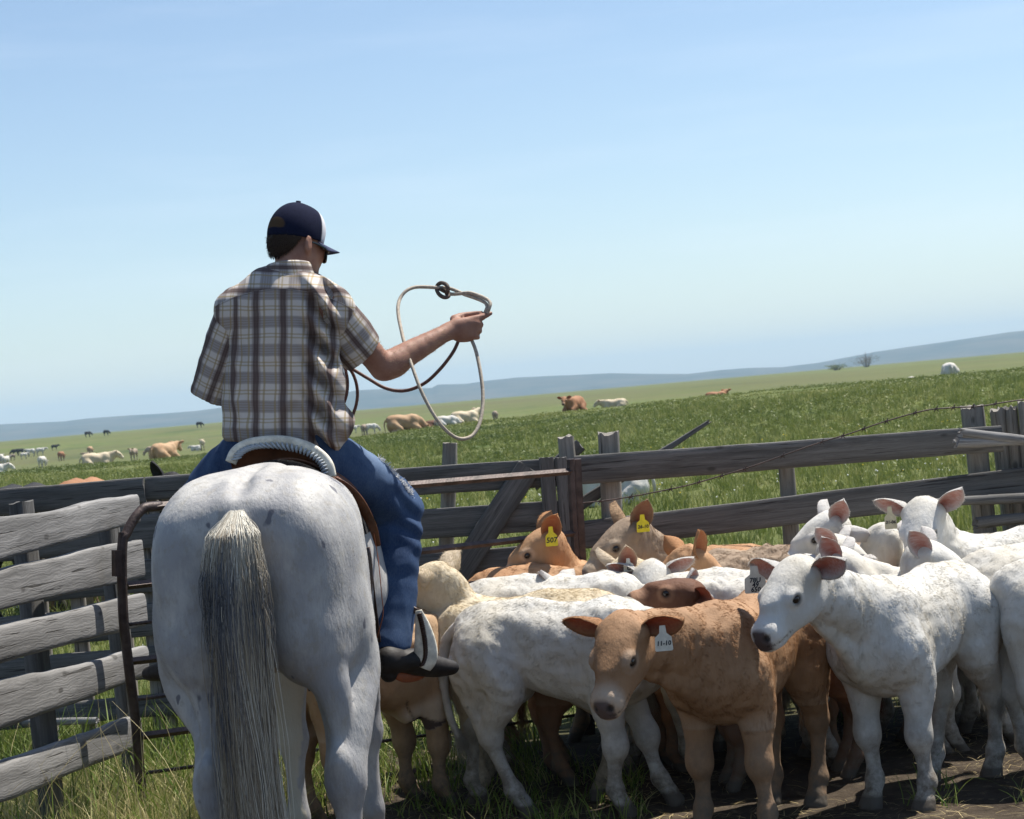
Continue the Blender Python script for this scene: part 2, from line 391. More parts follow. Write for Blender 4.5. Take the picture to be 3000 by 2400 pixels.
def wedge(n, r0, r1, rng, u0=-.36, u1=.36, pw=1.):
    r = np.sqrt(r0**2+(r1**2-r0**2)*rng.random(n)**pw); u = rng.uniform(u0, u1, n)
    return r*u, r*np.sqrt(1-u*u)
# meadow grass between the fence and the weeds
n = 20000; x, y = wedge(n, 10.9, 60, RNG, pw=1.7); z = ground_z(x, y); k = 11
bx = np.repeat(x, k)+RNG.normal(0, .05, n*k); by = np.repeat(y, k)+RNG.normal(0, .05, n*k); bz = np.repeat(z, k)-.01
big = vnoise(np.stack([bx, by, 0*bx], -1), .8); sc = np.repeat(RNG.uniform(.6, 1.3, n), k)*(.6+.8*big); hh = RNG.uniform(.10, .25, n*k)*sc
v, f, m = blades(np.stack([bx, by, bz], -1), hh, RNG.uniform(.005, .010, n*k)*(1+by*.02), hh*RNG.uniform(.1, .7, n*k), RNG.uniform(0, 6.28, n*k), 1.7, RNG, 2)
tint = np.clip(np.repeat(RNG.normal(.42, .2, n), k)+RNG.normal(0, .15, n*k)+(big-.5)*.3, 0, 1)
tag(mesh('pasture_grass', v, f, M_grass, attrs={'tint': np.repeat(tint, m)}), 'green meadow grass of the pasture beyond the plank fence', 'grass', kind='stuff')
# low leafy weeds up to the crest of the rise
def leaves(cx, cy, cz, k, rx, rz, ls, rng, tb):
    n = len(cx); N = n*k; d = rng.normal(0, 1, (N, 3)); d /= np.linalg.norm(d, axis=1)[:, None]; d[:, 2] = np.abs(d[:, 2]); r = rng.random(N)**.4
    R_ = np.repeat(rx, k); c = np.stack([np.repeat(cx, k)+d[:, 0]*r*R_, np.repeat(cy, k)+d[:, 1]*r*R_, np.repeat(cz, k)+d[:, 2]*r*np.repeat(rz, k)], -1)
    a = rng.normal(0, 1, (N, 3)); a[:, 2] *= .6; a /= np.linalg.norm(a, axis=1)[:, None]; b = np.cross(a, rng.normal(0, 1, (N, 3))); b /= np.linalg.norm(b, axis=1)[:, None]
    L = (np.repeat(ls, k)*rng.uniform(.6, 1.3, N))[:, None]
    V = np.stack([c-a*L, c+b*L*.42, c+a*L, c-b*L*.42], 1).reshape(-1, 3)
    tt = np.clip(np.repeat(tb, k)+rng.normal(0, .14, N), 0, 1)
    return V, np.arange(N*4).reshape(-1, 4), np.repeat(tt, 4)
n = 42000; x, y = wedge(n, 22, 92, RNG, pw=1.05); p = np.stack([x, y, 0*x], -1); big = vnoise(p, .22)*.6+vnoise(p, .7)*.4
keep = RNG.random(n) < np.clip((y-26)/16, .15, 1)*np.clip((big-.22)*2.6, .12, 1); x, y, big = x[keep], y[keep], big[keep]
u = x/y; hgt = np.clip((big-.2)*1.5, .25, 1.3)
v, f, tt = leaves(x, y, ground_z(x, y)-.01, 22, RNG.uniform(.12, .3, len(x)), hgt*RNG.uniform(.10, .26, len(x)), RNG.uniform(.016, .030, len(x))*(1+y*.006), RNG, np.clip(.36+(vnoise(np.stack([x, y, 0*x+5], -1), .5)-.5)*.7+(vnoise(np.stack([x, y, 0*x+8], -1), .09)-.5)*.5+np.where(u > 0, .12, 0), 0, 1))
tag(mesh('pasture_weeds', v, f, M_belt, attrs={'tint': tt}, smooth=False), 'low leafy green weeds covering the rise of the pasture', 'weeds', kind='stuff')
# dandelion clocks and yellow flowers
for nm, lab, colr, N, s, rr in (('white_wildflowers', 'scattered white seed heads dotting the meadow grass', (.75, .75, .72), 650, .008, 34), ('yellow_wildflowers', 'scattered small yellow flowers in the meadow grass', (.75, .55, .03), 300, .007, 40)):
    x, y = wedge(N, 11.2, rr, RNG, pw=1.1); z = ground_z(x, y)+RNG.uniform(.12, .26, N)
    oc = np.array([(1, 0, 0), (0, 1, 0), (-1, 0, 0), (0, -1, 0), (0, 0, 1), (0, 0, -1)], float)*s
    v = (np.stack([x, y, z], -1)[:, None]+oc*RNG.uniform(.6, 1.3, (N, 1, 1))*np.sqrt(y/14)[:, None, None]).reshape(-1, 3)
    fo = np.array([(0, 1, 4), (1, 2, 4), (2, 3, 4), (3, 0, 4), (1, 0, 5), (2, 1, 5), (3, 2, 5), (0, 3, 5)]); f = (fo[None]+np.arange(N)[:, None, None]*6).reshape(-1, 3)
    tag(mesh(nm, v, f, simple(nm, colr, .8)), lab, 'wildflowers', kind='stuff')
# trampled straw and small green tufts on the pen floor
n = 11000; x, y = wedge(n, 6.6, 10.8, RNG); keep = (vnoise(np.stack([x, y, 0*x], -1), 1.6) > .45) | (RNG.random(n) < .12); x, y = x[keep], y[keep]; z = ground_z(x, y)+.008; n = len(x)
h = RNG.uniform(.004, .03, n); v, f, m = blades(np.stack([x, y, z], -1), h, RNG.uniform(.002, .005, n), RNG.uniform(.03, .13, n), RNG.uniform(0, 6.28, n), 1., RNG, 2)
tag(mesh('straw_litter', v, f, leafmat('straw', (.16, .12, .05), (.30, .23, .11), (.42, .34, .18), .7, .1), attrs={'tint': np.repeat(RNG.random(n), m)}), 'trampled pale straw and dead grass on the pen floor', 'straw', kind='stuff')
n = 700; x, y = wedge(n, 7.6, 11., RNG); keep = (vnoise(np.stack([x, y, 0*x+9], -1), 1.3) > .56) | (y > 10) | ((x < -.2) & (RNG.random(n) < .6)); x, y = x[keep], y[keep]; n = len(x); k = 14
bx = np.repeat(x, k)+RNG.normal(0, .03, n*k); by = np.repeat(y, k)+RNG.normal(0, .03, n*k); h = RNG.uniform(.04, .15, n*k)
v, f, m = blades(np.stack([bx, by, ground_z(bx, by)], -1), h, RNG.uniform(.003, .006, n*k), h*RNG.uniform(.2, 1.2, n*k), RNG.uniform(0, 6.28, n*k), 1.7, RNG, 3)
tag(mesh('pen_grass', v, f, M_near, attrs={'tint': np.repeat(np.clip(RNG.normal(.35, .25, n*k), 0, 1), m)}), 'short green tufts of grass growing in the pen', 'grass', kind='stuff')
# tall near grass at the left, round the slab fence
def tallpatch(N, fn, h0, h1, w0, w1, tm, ts):
    b = fn(N); h = RNG.uniform(h0, h1, N); v, f, m = blades(b, h, RNG.uniform(w0, w1, N), h*RNG.uniform(.05, .8, N), RNG.uniform(0, 6.28, N), 2.0, RNG, 5)
    return v, f, np.repeat(np.clip(RNG.normal(tm, ts, N), 0, 1), m)
def strip(x0, x1, y0, y1):
    def fn(N):
        x = RNG.uniform(x0, x1, N); y = RNG.uniform(y0, y1, N); return np.stack([x, y, ground_z(x, y)-.01], -1)
    return fn
parts = [tallpatch(5500, strip(-2.5, -1.0, 7.5, 9.0), .12, .34, .003, .006, .72, .22), tallpatch(2600, strip(-2.6, -1.05, 6.9, 8.2), .12, .40, .003, .006, .75, .2),
         tallpatch(420, strip(-2.5, -1.3, 7.1, 9.6), .25, .55, .006, .012, .25, .12), tallpatch(110, strip(-2.3, -1.35, 6.9, 8.2), .45, .78, .0025, .004, .95, .06),
         tallpatch(1100, strip(-1.75, -.9, 8.2, 10.2), .15, .45, .004, .009, .28, .18), tallpatch(900, strip(-1.0, .0, 8.6, 10.2), .08, .24, .003, .008, .3, .2),
         tallpatch(1600, strip(-3.2, -1.7, 9.0, 11), .12, .35, .004, .008, .35, .2)]
V = []; F = []; T = []; o = 0
for v, f, tt in parts: V.append(v); F.append(f+o); T.append(tt); o += len(v)
tag(mesh('tall_grass', np.vstack(V), np.vstack(F), M_near, attrs={'tint': np.concatenate(T)}), 'tall green and straw-coloured grass beside the weathered slab fence', 'grass', kind='stuff')

# ------------------------------------------------------------------ weathered wood
def woodmat(name, ca, cb, crack, gs=1.):
    t = NT(name); o = t.obj(); r = t.rand(); ofs = t.new('CombineXYZ', X=t.math('MULTIPLY', r, 37.), Y=t.math('MULTIPLY', r, 11.), Z=t.math('MULTIPLY', r, 23.))
    va = t.new('VectorMath', operation='ADD'); t.put(va.inputs[0], o); t.put(va.inputs[1], ofs); o2 = va.outputs[0]
    warp = t.noise(t.map(o2, (2.5, 7, 7)), 1., 3, .5)
    g = t.noise(t.map(o2, (1.6*gs, 45*gs, 45*gs)), 1., 6, .65, .6)
    w = t.new('TexWave', wave_type='BANDS', bands_direction='Z', Scale=26*gs, Distortion=14., Detail=5.); w.inputs['Detail Scale'].default_value = .9; t.put(w.inputs['Vector'], t.map(o2, (.35, 1, 1)))
    c = t.mix(t.ramp(g, [(.3, 0), (.7, 1)]), ca, cb); c = t.mix(t.math('MULTIPLY', t.ramp(w.outputs[1], [(0, 1), (.3, 0)]), .22), c, tuple(q*.55 for q in ca))
    ck = t.ramp(t.noise(t.map(o2, (2.2, 70, 70)), 1., 3, .6, .2), [(.33, 1), (.39, 0)]); c = t.mix(ck, c, crack)
    kn = t.new('TexVoronoi', Scale=1.); t.put(kn.inputs['Vector'], t.map(o2, (4.2, 1, 9))); k = t.ramp(kn.outputs[0], [(.07, 1), (.13, 0)]); c = t.mix(t.math('MULTIPLY', k, .75), c, crack)
    c = t.mix(t.ramp(t.noise(t.map(o2, (1.3, 16, 16)), 1., 5, .7, .8), [(.38, .6), (.56, 0)]), c, tuple(q*.42 for q in ca)); c = t.mix(t.ramp(t.noise(o2, 2.3, 4, .6), [(.35, .35), (.7, 0)]), c, tuple(q*.6 for q in ca))
    h = t.math('SUBTRACT', t.math('ADD', t.math('MULTIPLY', g, .5), t.math('MULTIPLY', w.outputs[1], .18)), t.math('MULTIPLY', ck, .7)); t.bump(h, .0028, .6)
    return t.done(c, .85, .2)
M_slab = woodmat('silvery_weathered_wood', (.19, .185, .18), (.35, .34, .335), (.05, .045, .04))
M_wood = woodmat('grey_weathered_wood', (.105, .10, .095), (.20, .195, .19), (.035, .03, .028))
M_post = woodmat('grey_post_wood', (.22, .20, .175), (.37, .345, .31), (.045, .04, .034), 1.)
def beam(name, parent, a, b, hgt, thk, mat, wav=.0, seed=0, up=(0, 0, 1), nrm=None, rnd=3., h1=None, split=0, n=44):
    """a weathered board or log from a to b: local X runs along the grain"""
    a, b = Vector(a), Vector(b); X = (b-a); L = X.length; X.normalize()
    if nrm is None: Z = Vector(up)-X*X.dot(Vector(up)); Z.normalize(); Y = Z.cross(X)
    else: Y = Vector(nrm)-X*X.dot(Vector(nrm)); Y.normalize(); Z = X.cross(Y)
    xs = np.linspace(0, L, n); sg = 20; th = np.linspace(0, 2*np.pi, sg, endpoint=False)
    h1 = hgt if h1 is None else h1; H_ = np.linspace(hgt, h1, n)/2
    def ns(s, f, k): return (vnoise(np.stack([xs*f, xs*0+seed*3.7+k, xs*0+s], -1), 1.)-.5)*2
    top = H_+wav*(ns(1, 2.2, 1)*.7+ns(2, 7, 2)*.3); bot = H_+wav*(ns(3, 2.5, 3)*1.3+ns(4, 8, 4)*.4); sag = wav*ns(5, 1.1, 5)*.7; tk = thk/2*(1+.18*ns(6, 3, 6)*min(1, wav*60))
    p = 2/rnd; cy = np.sign(np.cos(th))*np.abs(np.cos(th))**p; cz = np.sign(np.sin(th))*np.abs(np.sin(th))**p
    hz = np.where(cz[None] > 0, top[:, None], bot[:, None])*cz[None]+sag[:, None]
    hy = tk[:, None]*cy[None]
    xx = np.repeat(xs[:, None], sg, 1)
    e = .012*((vnoise(np.stack([cz*4+seed, cy*3, cz*0+seed*1.3], -1), 1.)-.5))*(1+split*2.2); xx[0] += e; xx[-1] += e[::-1]
    v = np.stack([xx, hy, hz], -1).reshape(-1, 3); F = []
    for i in range(n-1):
        for j in range(sg): F.append((i*sg+j, i*sg+(j+1) % sg, (i+1)*sg+(j+1) % sg, (i+1)*sg+j))
    v = np.vstack([v, [(float(xx[0].mean()), 0, 0), (float(xx[-1].mean()), 0, 0)]]); c0, c1 = len(v)-2, len(v)-1
    for j in range(sg): F.append((c0, (j+1) % sg, j)); F.append((c1, (n-1)*sg+j, (n-1)*sg+(j+1) % sg))
    Mx = Matrix((X, Y, Z)).transposed().to_4x4(); Mx.translation = a
    o = mesh(name, v, F, mat, None, smooth=False)
    if parent is not None: o.parent = parent; o.matrix_local = parent.matrix_world.inverted()@Mx
    else: o.matrix_world = Mx
    me = o.data; me.polygons.foreach_set('use_smooth', [True]*len(me.polygons)); me.set_sharp_from_angle(angle=R(40))
    return o
def root(name, p, label, cat, group=None):
    return empty(name, Matrix.Translation(p), label, cat, group)
def px_beam(parent, name, x0, y0, d0, x1, y1, d1, h, thk, mat, **kw):
    return beam(name, parent, P(x0, y0, d0), P(x1, y1, d1), h, thk, mat, **kw)

# near slab fence on the left
sf = root('slab_fence', (-1.75, 8.2, 0), 'near left fence of thick silvery wavy-edged weathered slabs', 'fence')
nS = Vector((.97, -.25, 0))
for k, (yl, yr, xr, hl, hr) in enumerate([(1565, 1487, 391, .152, .105), (1721, 1632, 405, .118, .150), (1876, 1787, 413, .128, .118), (2054, 1940, 420, .165, .115), (2277, 2150, 376, .135, .125)]):
    dl, dr = 7.0, 8.45; sl_ = (yr-yl)/xr
    # continue the slab out of the frame to the left
    a = P(-230, yl-sl_*230*1.25, dl*.955-.28); b = P(xr, yr, dr)
    beam('slab', sf, a, b, hl*1.10, .055, M_slab, wav=.011 if k in (0, 3) else .007, seed=k+2, nrm=nS, rnd=7 if k < 2 else 4.2, h1=hr*1.12, n=80)
for x0, dd in ((70, 7.75), (318, 8.55)):
    b = P(x0, 1560, dd); beam('post', sf, (b.x+.02, b.y, 0), (b.x-.0, b.y, b.z+.12), .13, .07, M_wood, wav=.004, seed=int(x0), nrm=nS)

# back plank fence
FD = 10.3
bf = root('plank_fence', (1.2, FD, 0), 'weathered grey plank fence with posts along the far side of the pen', 'fence')
# left stretch
px_beam(bf, 'rail', -330, 1498, FD, 424, 1436, FD-.03, .135, .035, M_wood, wav=.003, seed=1)
px_beam(bf, 'rail', 427, 1432, FD, 860, 1402, FD, .125, .035, M_wood, wav=.003, seed=2)
for k, (ya, yb) in enumerate([(1600, 1560), (1730, 1690), (1860, 1820), (1985, 1945), (2110, 2070)]): px_beam(bf, 'rail', -330, ya+28, FD, 620, yb-20, FD-.02, .175 if k < 4 else .12, .035, M_wood, wav=.004, seed=3+k)
for x, w in ((42, .05), (86, .09), (200, .08), (300, .06), (338, .05), (408, .07), (448, .05), (490, .07), (560, .1)):
    p = P(x, 1440, FD+.05 if w < .06 else FD+.06); beam('post', bf, (p.x+.0, p.y, -.05), (p.x, p.y, p.z-.01), w, .06, M_post, wav=.003, seed=x, nrm=(0, -1, 0))
# right stretch
px_beam(bf, 'rail', 1684, 1380, FD-.02, 2935, 1285, FD-.15, .155, .04, M_wood, wav=.004, seed=11, h1=.135, n=70)
px_beam(bf, 'rail', 1712, 1568, FD-.02, 3120, 1398, FD-.15, .150, .04, M_wood, wav=.004, seed=12, h1=.150, n=70)
px_beam(bf, 'rail', 1712, 1760, FD-.02, 3120, 1566, FD-.15, .13, .04, M_wood, wav=.004, seed=13, h1=.10, n=70)
def post(par, xt, yt, xb, yb, w, t_=.10, d=FD+.09, seed=0, rnd=2.6, split=0, mat=None):
    a = P(xt, yt, d); b = P(xb, yb, d); dirn = (a-b); k = (b.z+.06)/dirn.z
    return beam('post', par, b-dirn*k, a, w, t_, mat or M_post, wav=.006, seed=seed, nrm=(0, -1, 0), rnd=rnd, split=split)
post(bf, 1317, 1298, 1309, 1560, .078, .09, seed=21, rnd=2.2)
post(bf, 1657, 1280, 1664, 1360, .084, .09, seed=22, split=1)
post(bf, 1781, 1269, 1790, 1516, .112, .11, seed=23, split=1)
post(bf, 2300, 1340, 2318, 1600, .088, .08, seed=24)
post(bf, 2848, 1192, 2886, 1560, .115, .12, seed=25, split=1, d=FD+.02)
post(bf, 2925, 1200, 2960, 1560, .075, .12, seed=26, split=1, d=FD+.10)
post(bf, 2962, 1194, 2992, 1560, .058, .10, seed=27, split=1, d=FD+.02)
post(bf, 3010, 1179, 3040, 1560, .10, .12, seed=28, split=1, d=FD-.05)
beam('brace', bf, P(1640, 1520, FD+.13), P(2075, 1238, FD+.16), .075, .03, M_wood, wav=.006, seed=31, h1=.018, split=2, nrm=(0, -1, 0))
beam('brace', bf, P(1560, 1420, FD+.17), P(1700, 1303, FD+.17), .075, .03, M_wood, wav=.002, seed=32, nrm=(0, -1, 0))
# weathered logs stacked against the right posts
lg = tag(px_beam(None, 'log', 2803, 1297, FD-.30, 3180, 1293, FD-.25, .045, .06, M_slab, wav=.008, seed=41, split=2, rnd=2.2), 'short silvery split log on the top rail at the right', 'log')
px_beam(lg, 'log_half', 2815, 1268, FD-.31, 3000, 1290, FD-.29, .05, .05, M_slab, wav=.006, seed=42, split=2, rnd=2.)
tag(px_beam(None, 'log', 2690, 1476, FD-.28, 3200, 1455, FD-.25, .058, .06, M_wood, wav=.010, seed=43, split=2, rnd=2.2), 'dark split log with bark lying on the lower rail at the right', 'log')
tag(px_beam(None, 'log', 2860, 1538, FD-.28, 3200, 1500, FD-.28, .055, .06, M_wood, wav=.010, seed=44, split=2, rnd=2.2), 'rough grey log below the other logs, at the right edge', 'log')
# wooden gate between the two stretches
wg = root('wooden_gate', (0, FD, 0), 'grey board gate with a diagonal brace behind the steel gate', 'gate')
px_beam(wg, 'board', 880, 1433, FD-.02, 1660, 1382, FD-.05, .155, .03, M_wood, wav=.003, seed=51, h1=.15)
px_beam(wg, 'board', 880, 1560, FD-.02, 1660, 1508, FD-.05, .155, .03, M_wood, wav=.003, seed=52)
px_beam(wg, 'board', 880, 1690, FD-.02, 1660, 1634, FD-.05, .155, .03, M_wood, wav=.003, seed=53)
px_beam(wg, 'board', 880, 1860, FD-.02, 1660, 1800, FD-.05, .155, .03, M_wood, wav=.003, seed=54)
beam('upright', wg, P(1650, 1950, FD-.10), P(1600, 1341, FD-.10), .078, .03, M_wood, wav=.002, seed=55, nrm=(0, -1, 0))
beam('upright', wg, P(1686, 1950, FD-.10), P(1642, 1341, FD-.10), .064, .03, M_wood, wav=.002, seed=56, nrm=(0, -1, 0))
beam('brace', wg, P(1290, 1765, FD-.08), P(1548, 1370, FD-.08), .125, .03, M_wood, wav=.004, seed=57, nrm=(0, -1, 0))
beam('upright', wg, P(930, 1950, FD-.10), P(900, 1400, FD-.10), .10, .03, M_wood, wav=.002, seed=58, nrm=(0, -1, 0))
# fallen pole in the grass behind the slab fence
tag(px_beam(None, 'fallen_pole', 70, 2118, 9.9, 285, 2112, 9.7, .035, .035, M_slab, wav=.005, seed=60, rnd=2), 'thin pale pole lying low in the grass behind the slab fence', 'pole')

# rusty steel gate
M_rust = simple('rusty_brown_steel', (.062, .044, .040), .55, .4, 14, .45, .002, 90, Metallic=.35)
def bar(a, b, r, sq=True):
    a, b = np.array(a), np.array(b)
    return tube([a, b], r*1.25, n=2, seg=4 if sq else 8, smoothc=False, flat=1.0)
sg_ = root('steel_gate', (-1.1, 8.8, 0), 'rusty brown steel pipe gate running behind the horse', 'gate')
DL, DR = 8.05, 9.75
def gp(x, y): return P(x, y, DL+(DR-DL)*(x-420)/1270)
path = [gp(470, 1483), gp(428, 1487), gp(412, 1497), gp(392, 1522), gp(372, 1560), gp(358, 1605), gp(361, 1800), gp(378, 1960), gp(398, 2120), gp(412, 2290), gp(424, 2440)]
v, f = tube(path, .021, n=60, seg=8); mesh('end_post', local(sg_, v), f, M_rust, sg_)
def rail_(x0, y0, x1, y1, r, nm='rail', ribs=False):
    a, b = gp(x0, y0), gp(x1, y1); n = 2 if not ribs else 220
    pts = [a.lerp(b, q/(n-1)) for q in range(n)]
    rr = [r]*n if not ribs else [r*(1+.18*(q % 2)) for q in range(n)]
    v, f = tube(pts, rr, n=n, seg=4 if not ribs else 7, smoothc=False)
    mesh(nm, local(sg_, v), f, M_rust, sg_, smooth=False)
rail_(430, 1486, 1690, 1380, .017); rail_(372, 1717, 1700, 1560, .016); rail_(384, 1938, 1712, 1782, .016); rail_(405, 2158, 1724, 1985, .016)
rail_(376, 1830, 1706, 1668, .007, 'rod', True); rail_(396, 2050, 1716, 1880, .007, 'rod', True); rail_(418, 2266, 1730, 2090, .007, 'rod', True); rail_(424, 2372, 1735, 2190, .016)
v, f = join(tube([gp(1688, 1345), gp(1740, 2330)], .034, n=2, seg=4, smoothc=False), tube([gp(1672, 1345), gp(1724, 2330)], .022, n=2, seg=6, smoothc=False)); mesh('end_post', local(sg_, v), f, M_rust, sg_, smooth=False)
v, f = join(tube([gp(342, 1612), gp(343, 1688)], .022, n=2, seg=4, smoothc=False), tube([gp(356, 1560), gp(350, 1625)], .013, n=3, seg=6)); mesh('latch', local(sg_, v), f, M_rust, sg_, smooth=False)
# barbed wire
wire = [(1701, 1475), (1826, 1459), (1993, 1427), (2100, 1398), (2208, 1365), (2392, 1300), (2488, 1271), (2584, 1238), (2705, 1204), (2784, 1195), (2872, 1190), (3000, 1171), (3300, 1140)]
wp = [P(x, y, FD-.22) for x, y in wire]; v, f = tube(wp, .0035, n=300, seg=6)
cc = catmull(np.array([tuple(q) for q in wp]), 200); bw = [(v, f)]
for k in range(8, 200, 11):
    c = cc[k]
    for s in (1, -1): bw.append(tube([c+np.array([-.012*s, 0, -.014]), c, c+np.array([.01, .004*s, .016])], .0022, n=5, seg=5))
    bw.append(tube([c-np.array([.008, 0, 0.003]), c+np.array([.008, 0, .003])], .006, n=2, seg=6, smoothc=False))
v, f = join(*bw); tag(mesh('barbed_wire', v, f, M_rust), 'dark strand of barbed wire sagging across the plank fence', 'wire')
# ------------------------------------------------------------------ cattle materials
def coatmat(name, base, dark, pale, nose=(.085, .06, .057), hoof=(.09, .075, .06), mud=(.12, .095, .07)):
    t = NT(name); o = t.obj(); c = t.mix(t.ramp(t.noise(o, 5, 4, .6), [(.35, 0), (.68, 1)]), base, dark)
    c = t.mix(t.ramp(t.noise(t.map(o, (30, 60, 14)), 1., 4, .6, .5), [(.42, .12), (.62, 0)]), c, tuple(q*.72 for q in dark))
    c = t.mix(t.attr('pale'), c, pale)
    dn = t.math('MULTIPLY', t.attr('dirt'), t.ramp(t.noise(o, 16, 5, .7), [(.3, .25), (.62, 1)])); c = t.mix(dn, c, mud)
    c = t.mix(t.attr('hoof'), c, hoof); c = t.mix(t.attr('nose'), c, nose); c = t.mix(t.attr('hole'), c, (.02, .014, .012))
    t.bump(t.noise(t.map(o, (60, 60, 26)), 1., 4, .65),   .005, .7)
    m = t.done(c, .75, .25); tr = t.new('BsdfTranslucent', Color=c); ms = t.new('MixShader'); hi = t.new('HairInfo'); t.put(ms.inputs[0], t.math('MULTIPLY', hi.outputs['Is Strand'], .5))
    t.l.new(t.b.outputs[0], ms.inputs[1]); t.l.new(tr.outputs[0], ms.inputs[2]); t.l.new(ms.outputs[0], t.o.inputs[0]); return m
CO = {'white': coatmat('white_coat', (.58, .57, .545), (.48, .445, .38), (.62, .60, .57)),
      'cream': coatmat('cream_coat', (.58, .50, .37), (.46, .375, .25), (.66, .60, .50)),
      'tan': coatmat('tan_coat', (.44, .30, .18), (.33, .20, .11), (.60, .50, .40)),
      'brown': coatmat('brown_coat', (.35, .208, .116), (.245, .135, .068), (.50, .40, .31), (.11, .08, .075)),
      'orange': coatmat('orange_coat', (.44, .26, .14), (.34, .18, .09), (.58, .44, .33)),
      'red': coatmat('red_brown_coat', (.33, .165, .085), (.23, .105, .05), (.45, .30, .2)),
      'dark': coatmat('dark_brown_coat', (.17, .075, .04), (.09, .04, .024), (.35, .2, .12), (.06, .04, .035)),
      'greytan': coatmat('grey_tan_coat', (.34, .27, .205), (.24, .18, .13), (.5, .42, .34)),
      'curly': coatmat('curly_brown_coat', (.32, .24, .17), (.21, .15, .105), (.5, .4, .3)),
      'black': coatmat('black_coat', (.022, .021, .023), (.012, .012, .013), (.05, .05, .05), (.01, .01, .01), (.02, .02, .02), (.04, .035, .03))}
def earmat(name, coat, inner):
    t = NT(name); p = t.attr('pink'); n = t.noise(t.map(t.obj(), (14, 90, 90)), 1, 4, .6)
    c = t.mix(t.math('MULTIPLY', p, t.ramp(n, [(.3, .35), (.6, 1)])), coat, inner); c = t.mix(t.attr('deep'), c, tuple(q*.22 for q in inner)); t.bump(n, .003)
    m = t.done(c, .8, .2); tr = t.new('BsdfTranslucent', Color=(.75, .28, .18, 1)); ms = t.new('MixShader'); t.put(ms.inputs[0], .0 if name == 'black_ear' else .20)
    t.l.new(t.b.outputs[0], ms.inputs[1]); t.l.new(tr.outputs[0], ms.inputs[2]); t.l.new(ms.outputs[0], t.o.inputs[0]); return m
EARM = {'white': earmat('white_ear', (.54, .53, .51), (.34, .19, .165)), 'cream': earmat('cream_ear', (.52, .44, .33), (.40, .22, .17)), 'tan': earmat('tan_ear', (.42, .29, .18), (.27, .15, .10)),
        'brown': earmat('brown_ear', (.34, .18, .09), (.22, .09, .055)), 'orange': earmat('orange_ear', (.40, .21, .10), (.28, .12, .06)), 'red': earmat('red_ear', (.30, .14, .07), (.2, .09, .06)),
        'dark': earmat('dark_ear', (.17, .075, .04), (.2, .09, .06)), 'greytan': earmat('grey_tan_ear', (.30, .24, .19), (.14, .10, .08)), 'curly': earmat('curly_ear', (.33, .22, .13), (.2, .12, .08)), 'black': earmat('black_ear', (.02, .02, .022), (.012, .012, .012))}
M_eye = simple('dark_eye', (.012, .008, .006), .22, .5)
TAGM = {'yellow': simple('yellow_tag_plastic', (.72, .58, .02), .45, .4, 40, .1), 'white': simple('white_tag_plastic', (.62, .60, .52), .5, .4, 40, .1), 'cream': simple('cream_tag_plastic', (.62, .56, .38), .5, .4, 40, .1), 'blue': simple('blue_tag_plastic', (.12, .42, .55), .45, .4)}
M_ink = simple('black_marker_ink', (.02, .02, .03), .6)
def hframe(look, roll=0.):
    f = Vector(look).normalized(); s = Vector((0, 0, 1)).cross(f); s.normalize(); u = f.cross(s)
    if roll: q = Matrix.Rotation(R(roll), 3, f); s = q@s; u = q@u
    return f, s, u          # s points to the animal's left
def text_mesh(body, size):
    cu = bpy.data.curves.new('txt', 'FONT'); cu.body = body; cu.size = size; cu.align_x = 'CENTER'; cu.align_y = 'CENTER'; cu.extrude = .0004; cu.space_line = .72; cu.resolution_u = 2; cu.offset = .0007; cu.shear = .12
    o = bpy.data.objects.new('txt', cu); COL.objects.link(o); bpy.context.view_layer.update()
    me = bpy.data.meshes.new_from_object(o.evaluated_get(bpy.context.evaluated_depsgraph_get())); COL.objects.unlink(o); bpy.data.objects.remove(o); bpy.data.curves.remove(cu)
    return me
def ear_mesh(L, W, cup=.45, fold=0.):
    nu, nv = 17, 13; V = []; pk = []; dp = []
    for side in (0, 1):
        for i in range(nu):
            u = i/(nu-1); w = W*.5*np.interp(u, [0, .12, .3, .5, .7, .85, .94, 1], [.40, .60, .90, 1, .86, .56, .30, .04])
            for j in range(nv):
                v = -1+2*j/(nv-1); cp = cup*W*(1-v*v)*(1.05-.75*u)*min(1, .35+u*3); th = .0045*(1-v**4)*(1-u*.4)+.0008
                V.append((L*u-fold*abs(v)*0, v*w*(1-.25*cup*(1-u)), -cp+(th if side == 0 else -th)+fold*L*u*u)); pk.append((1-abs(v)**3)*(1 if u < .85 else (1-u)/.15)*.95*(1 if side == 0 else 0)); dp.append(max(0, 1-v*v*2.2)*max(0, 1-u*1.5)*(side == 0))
    F = []
    for i in range(nu-1):
        for j in range(nv-1):
            a = i*nv+j; b = a+nu*nv; F.append((a, a+nv, a+nv+1, a+1)); F.append((b, b+1, b+nv+1, b+nv))
    for i in range(nu-1):
        for j in (0, nv-1):
            a = i*nv+j; b = a+nu*nv; F.append((a, b, b+nv, a+nv) if j == 0 else (a, a+nv, b+nv, b))
    for j in range(nv-1):
        for i in (0, nu-1):
            a = i*nv+j; b = a+nu*nv; F.append((a, a+1, b+1, b) if i == 0 else (a, b, b+1, a+1))
    return np.array(V), np.array(F), np.array(pk), np.array(dp)
def tag_shape(w, h):
    pts = [(-.16, 0), (.16, 0), (.2, -.30), (.46, -.46), (.5, -.95), (.44, -1), (-.44, -1), (-.5, -.95), (-.46, -.46), (-.2, -.30)]
    V = [(x*w, y*h, z) for z in (.0009, -.0009) for x, y in pts]; n = len(pts)
    return V, [tuple(range(n))[::-1], tuple(range(n, 2*n))]+[(i, (i+1) % n, n+(i+1) % n, n+i) for i in range(n)]
CALVES = []; FUR = 1.0
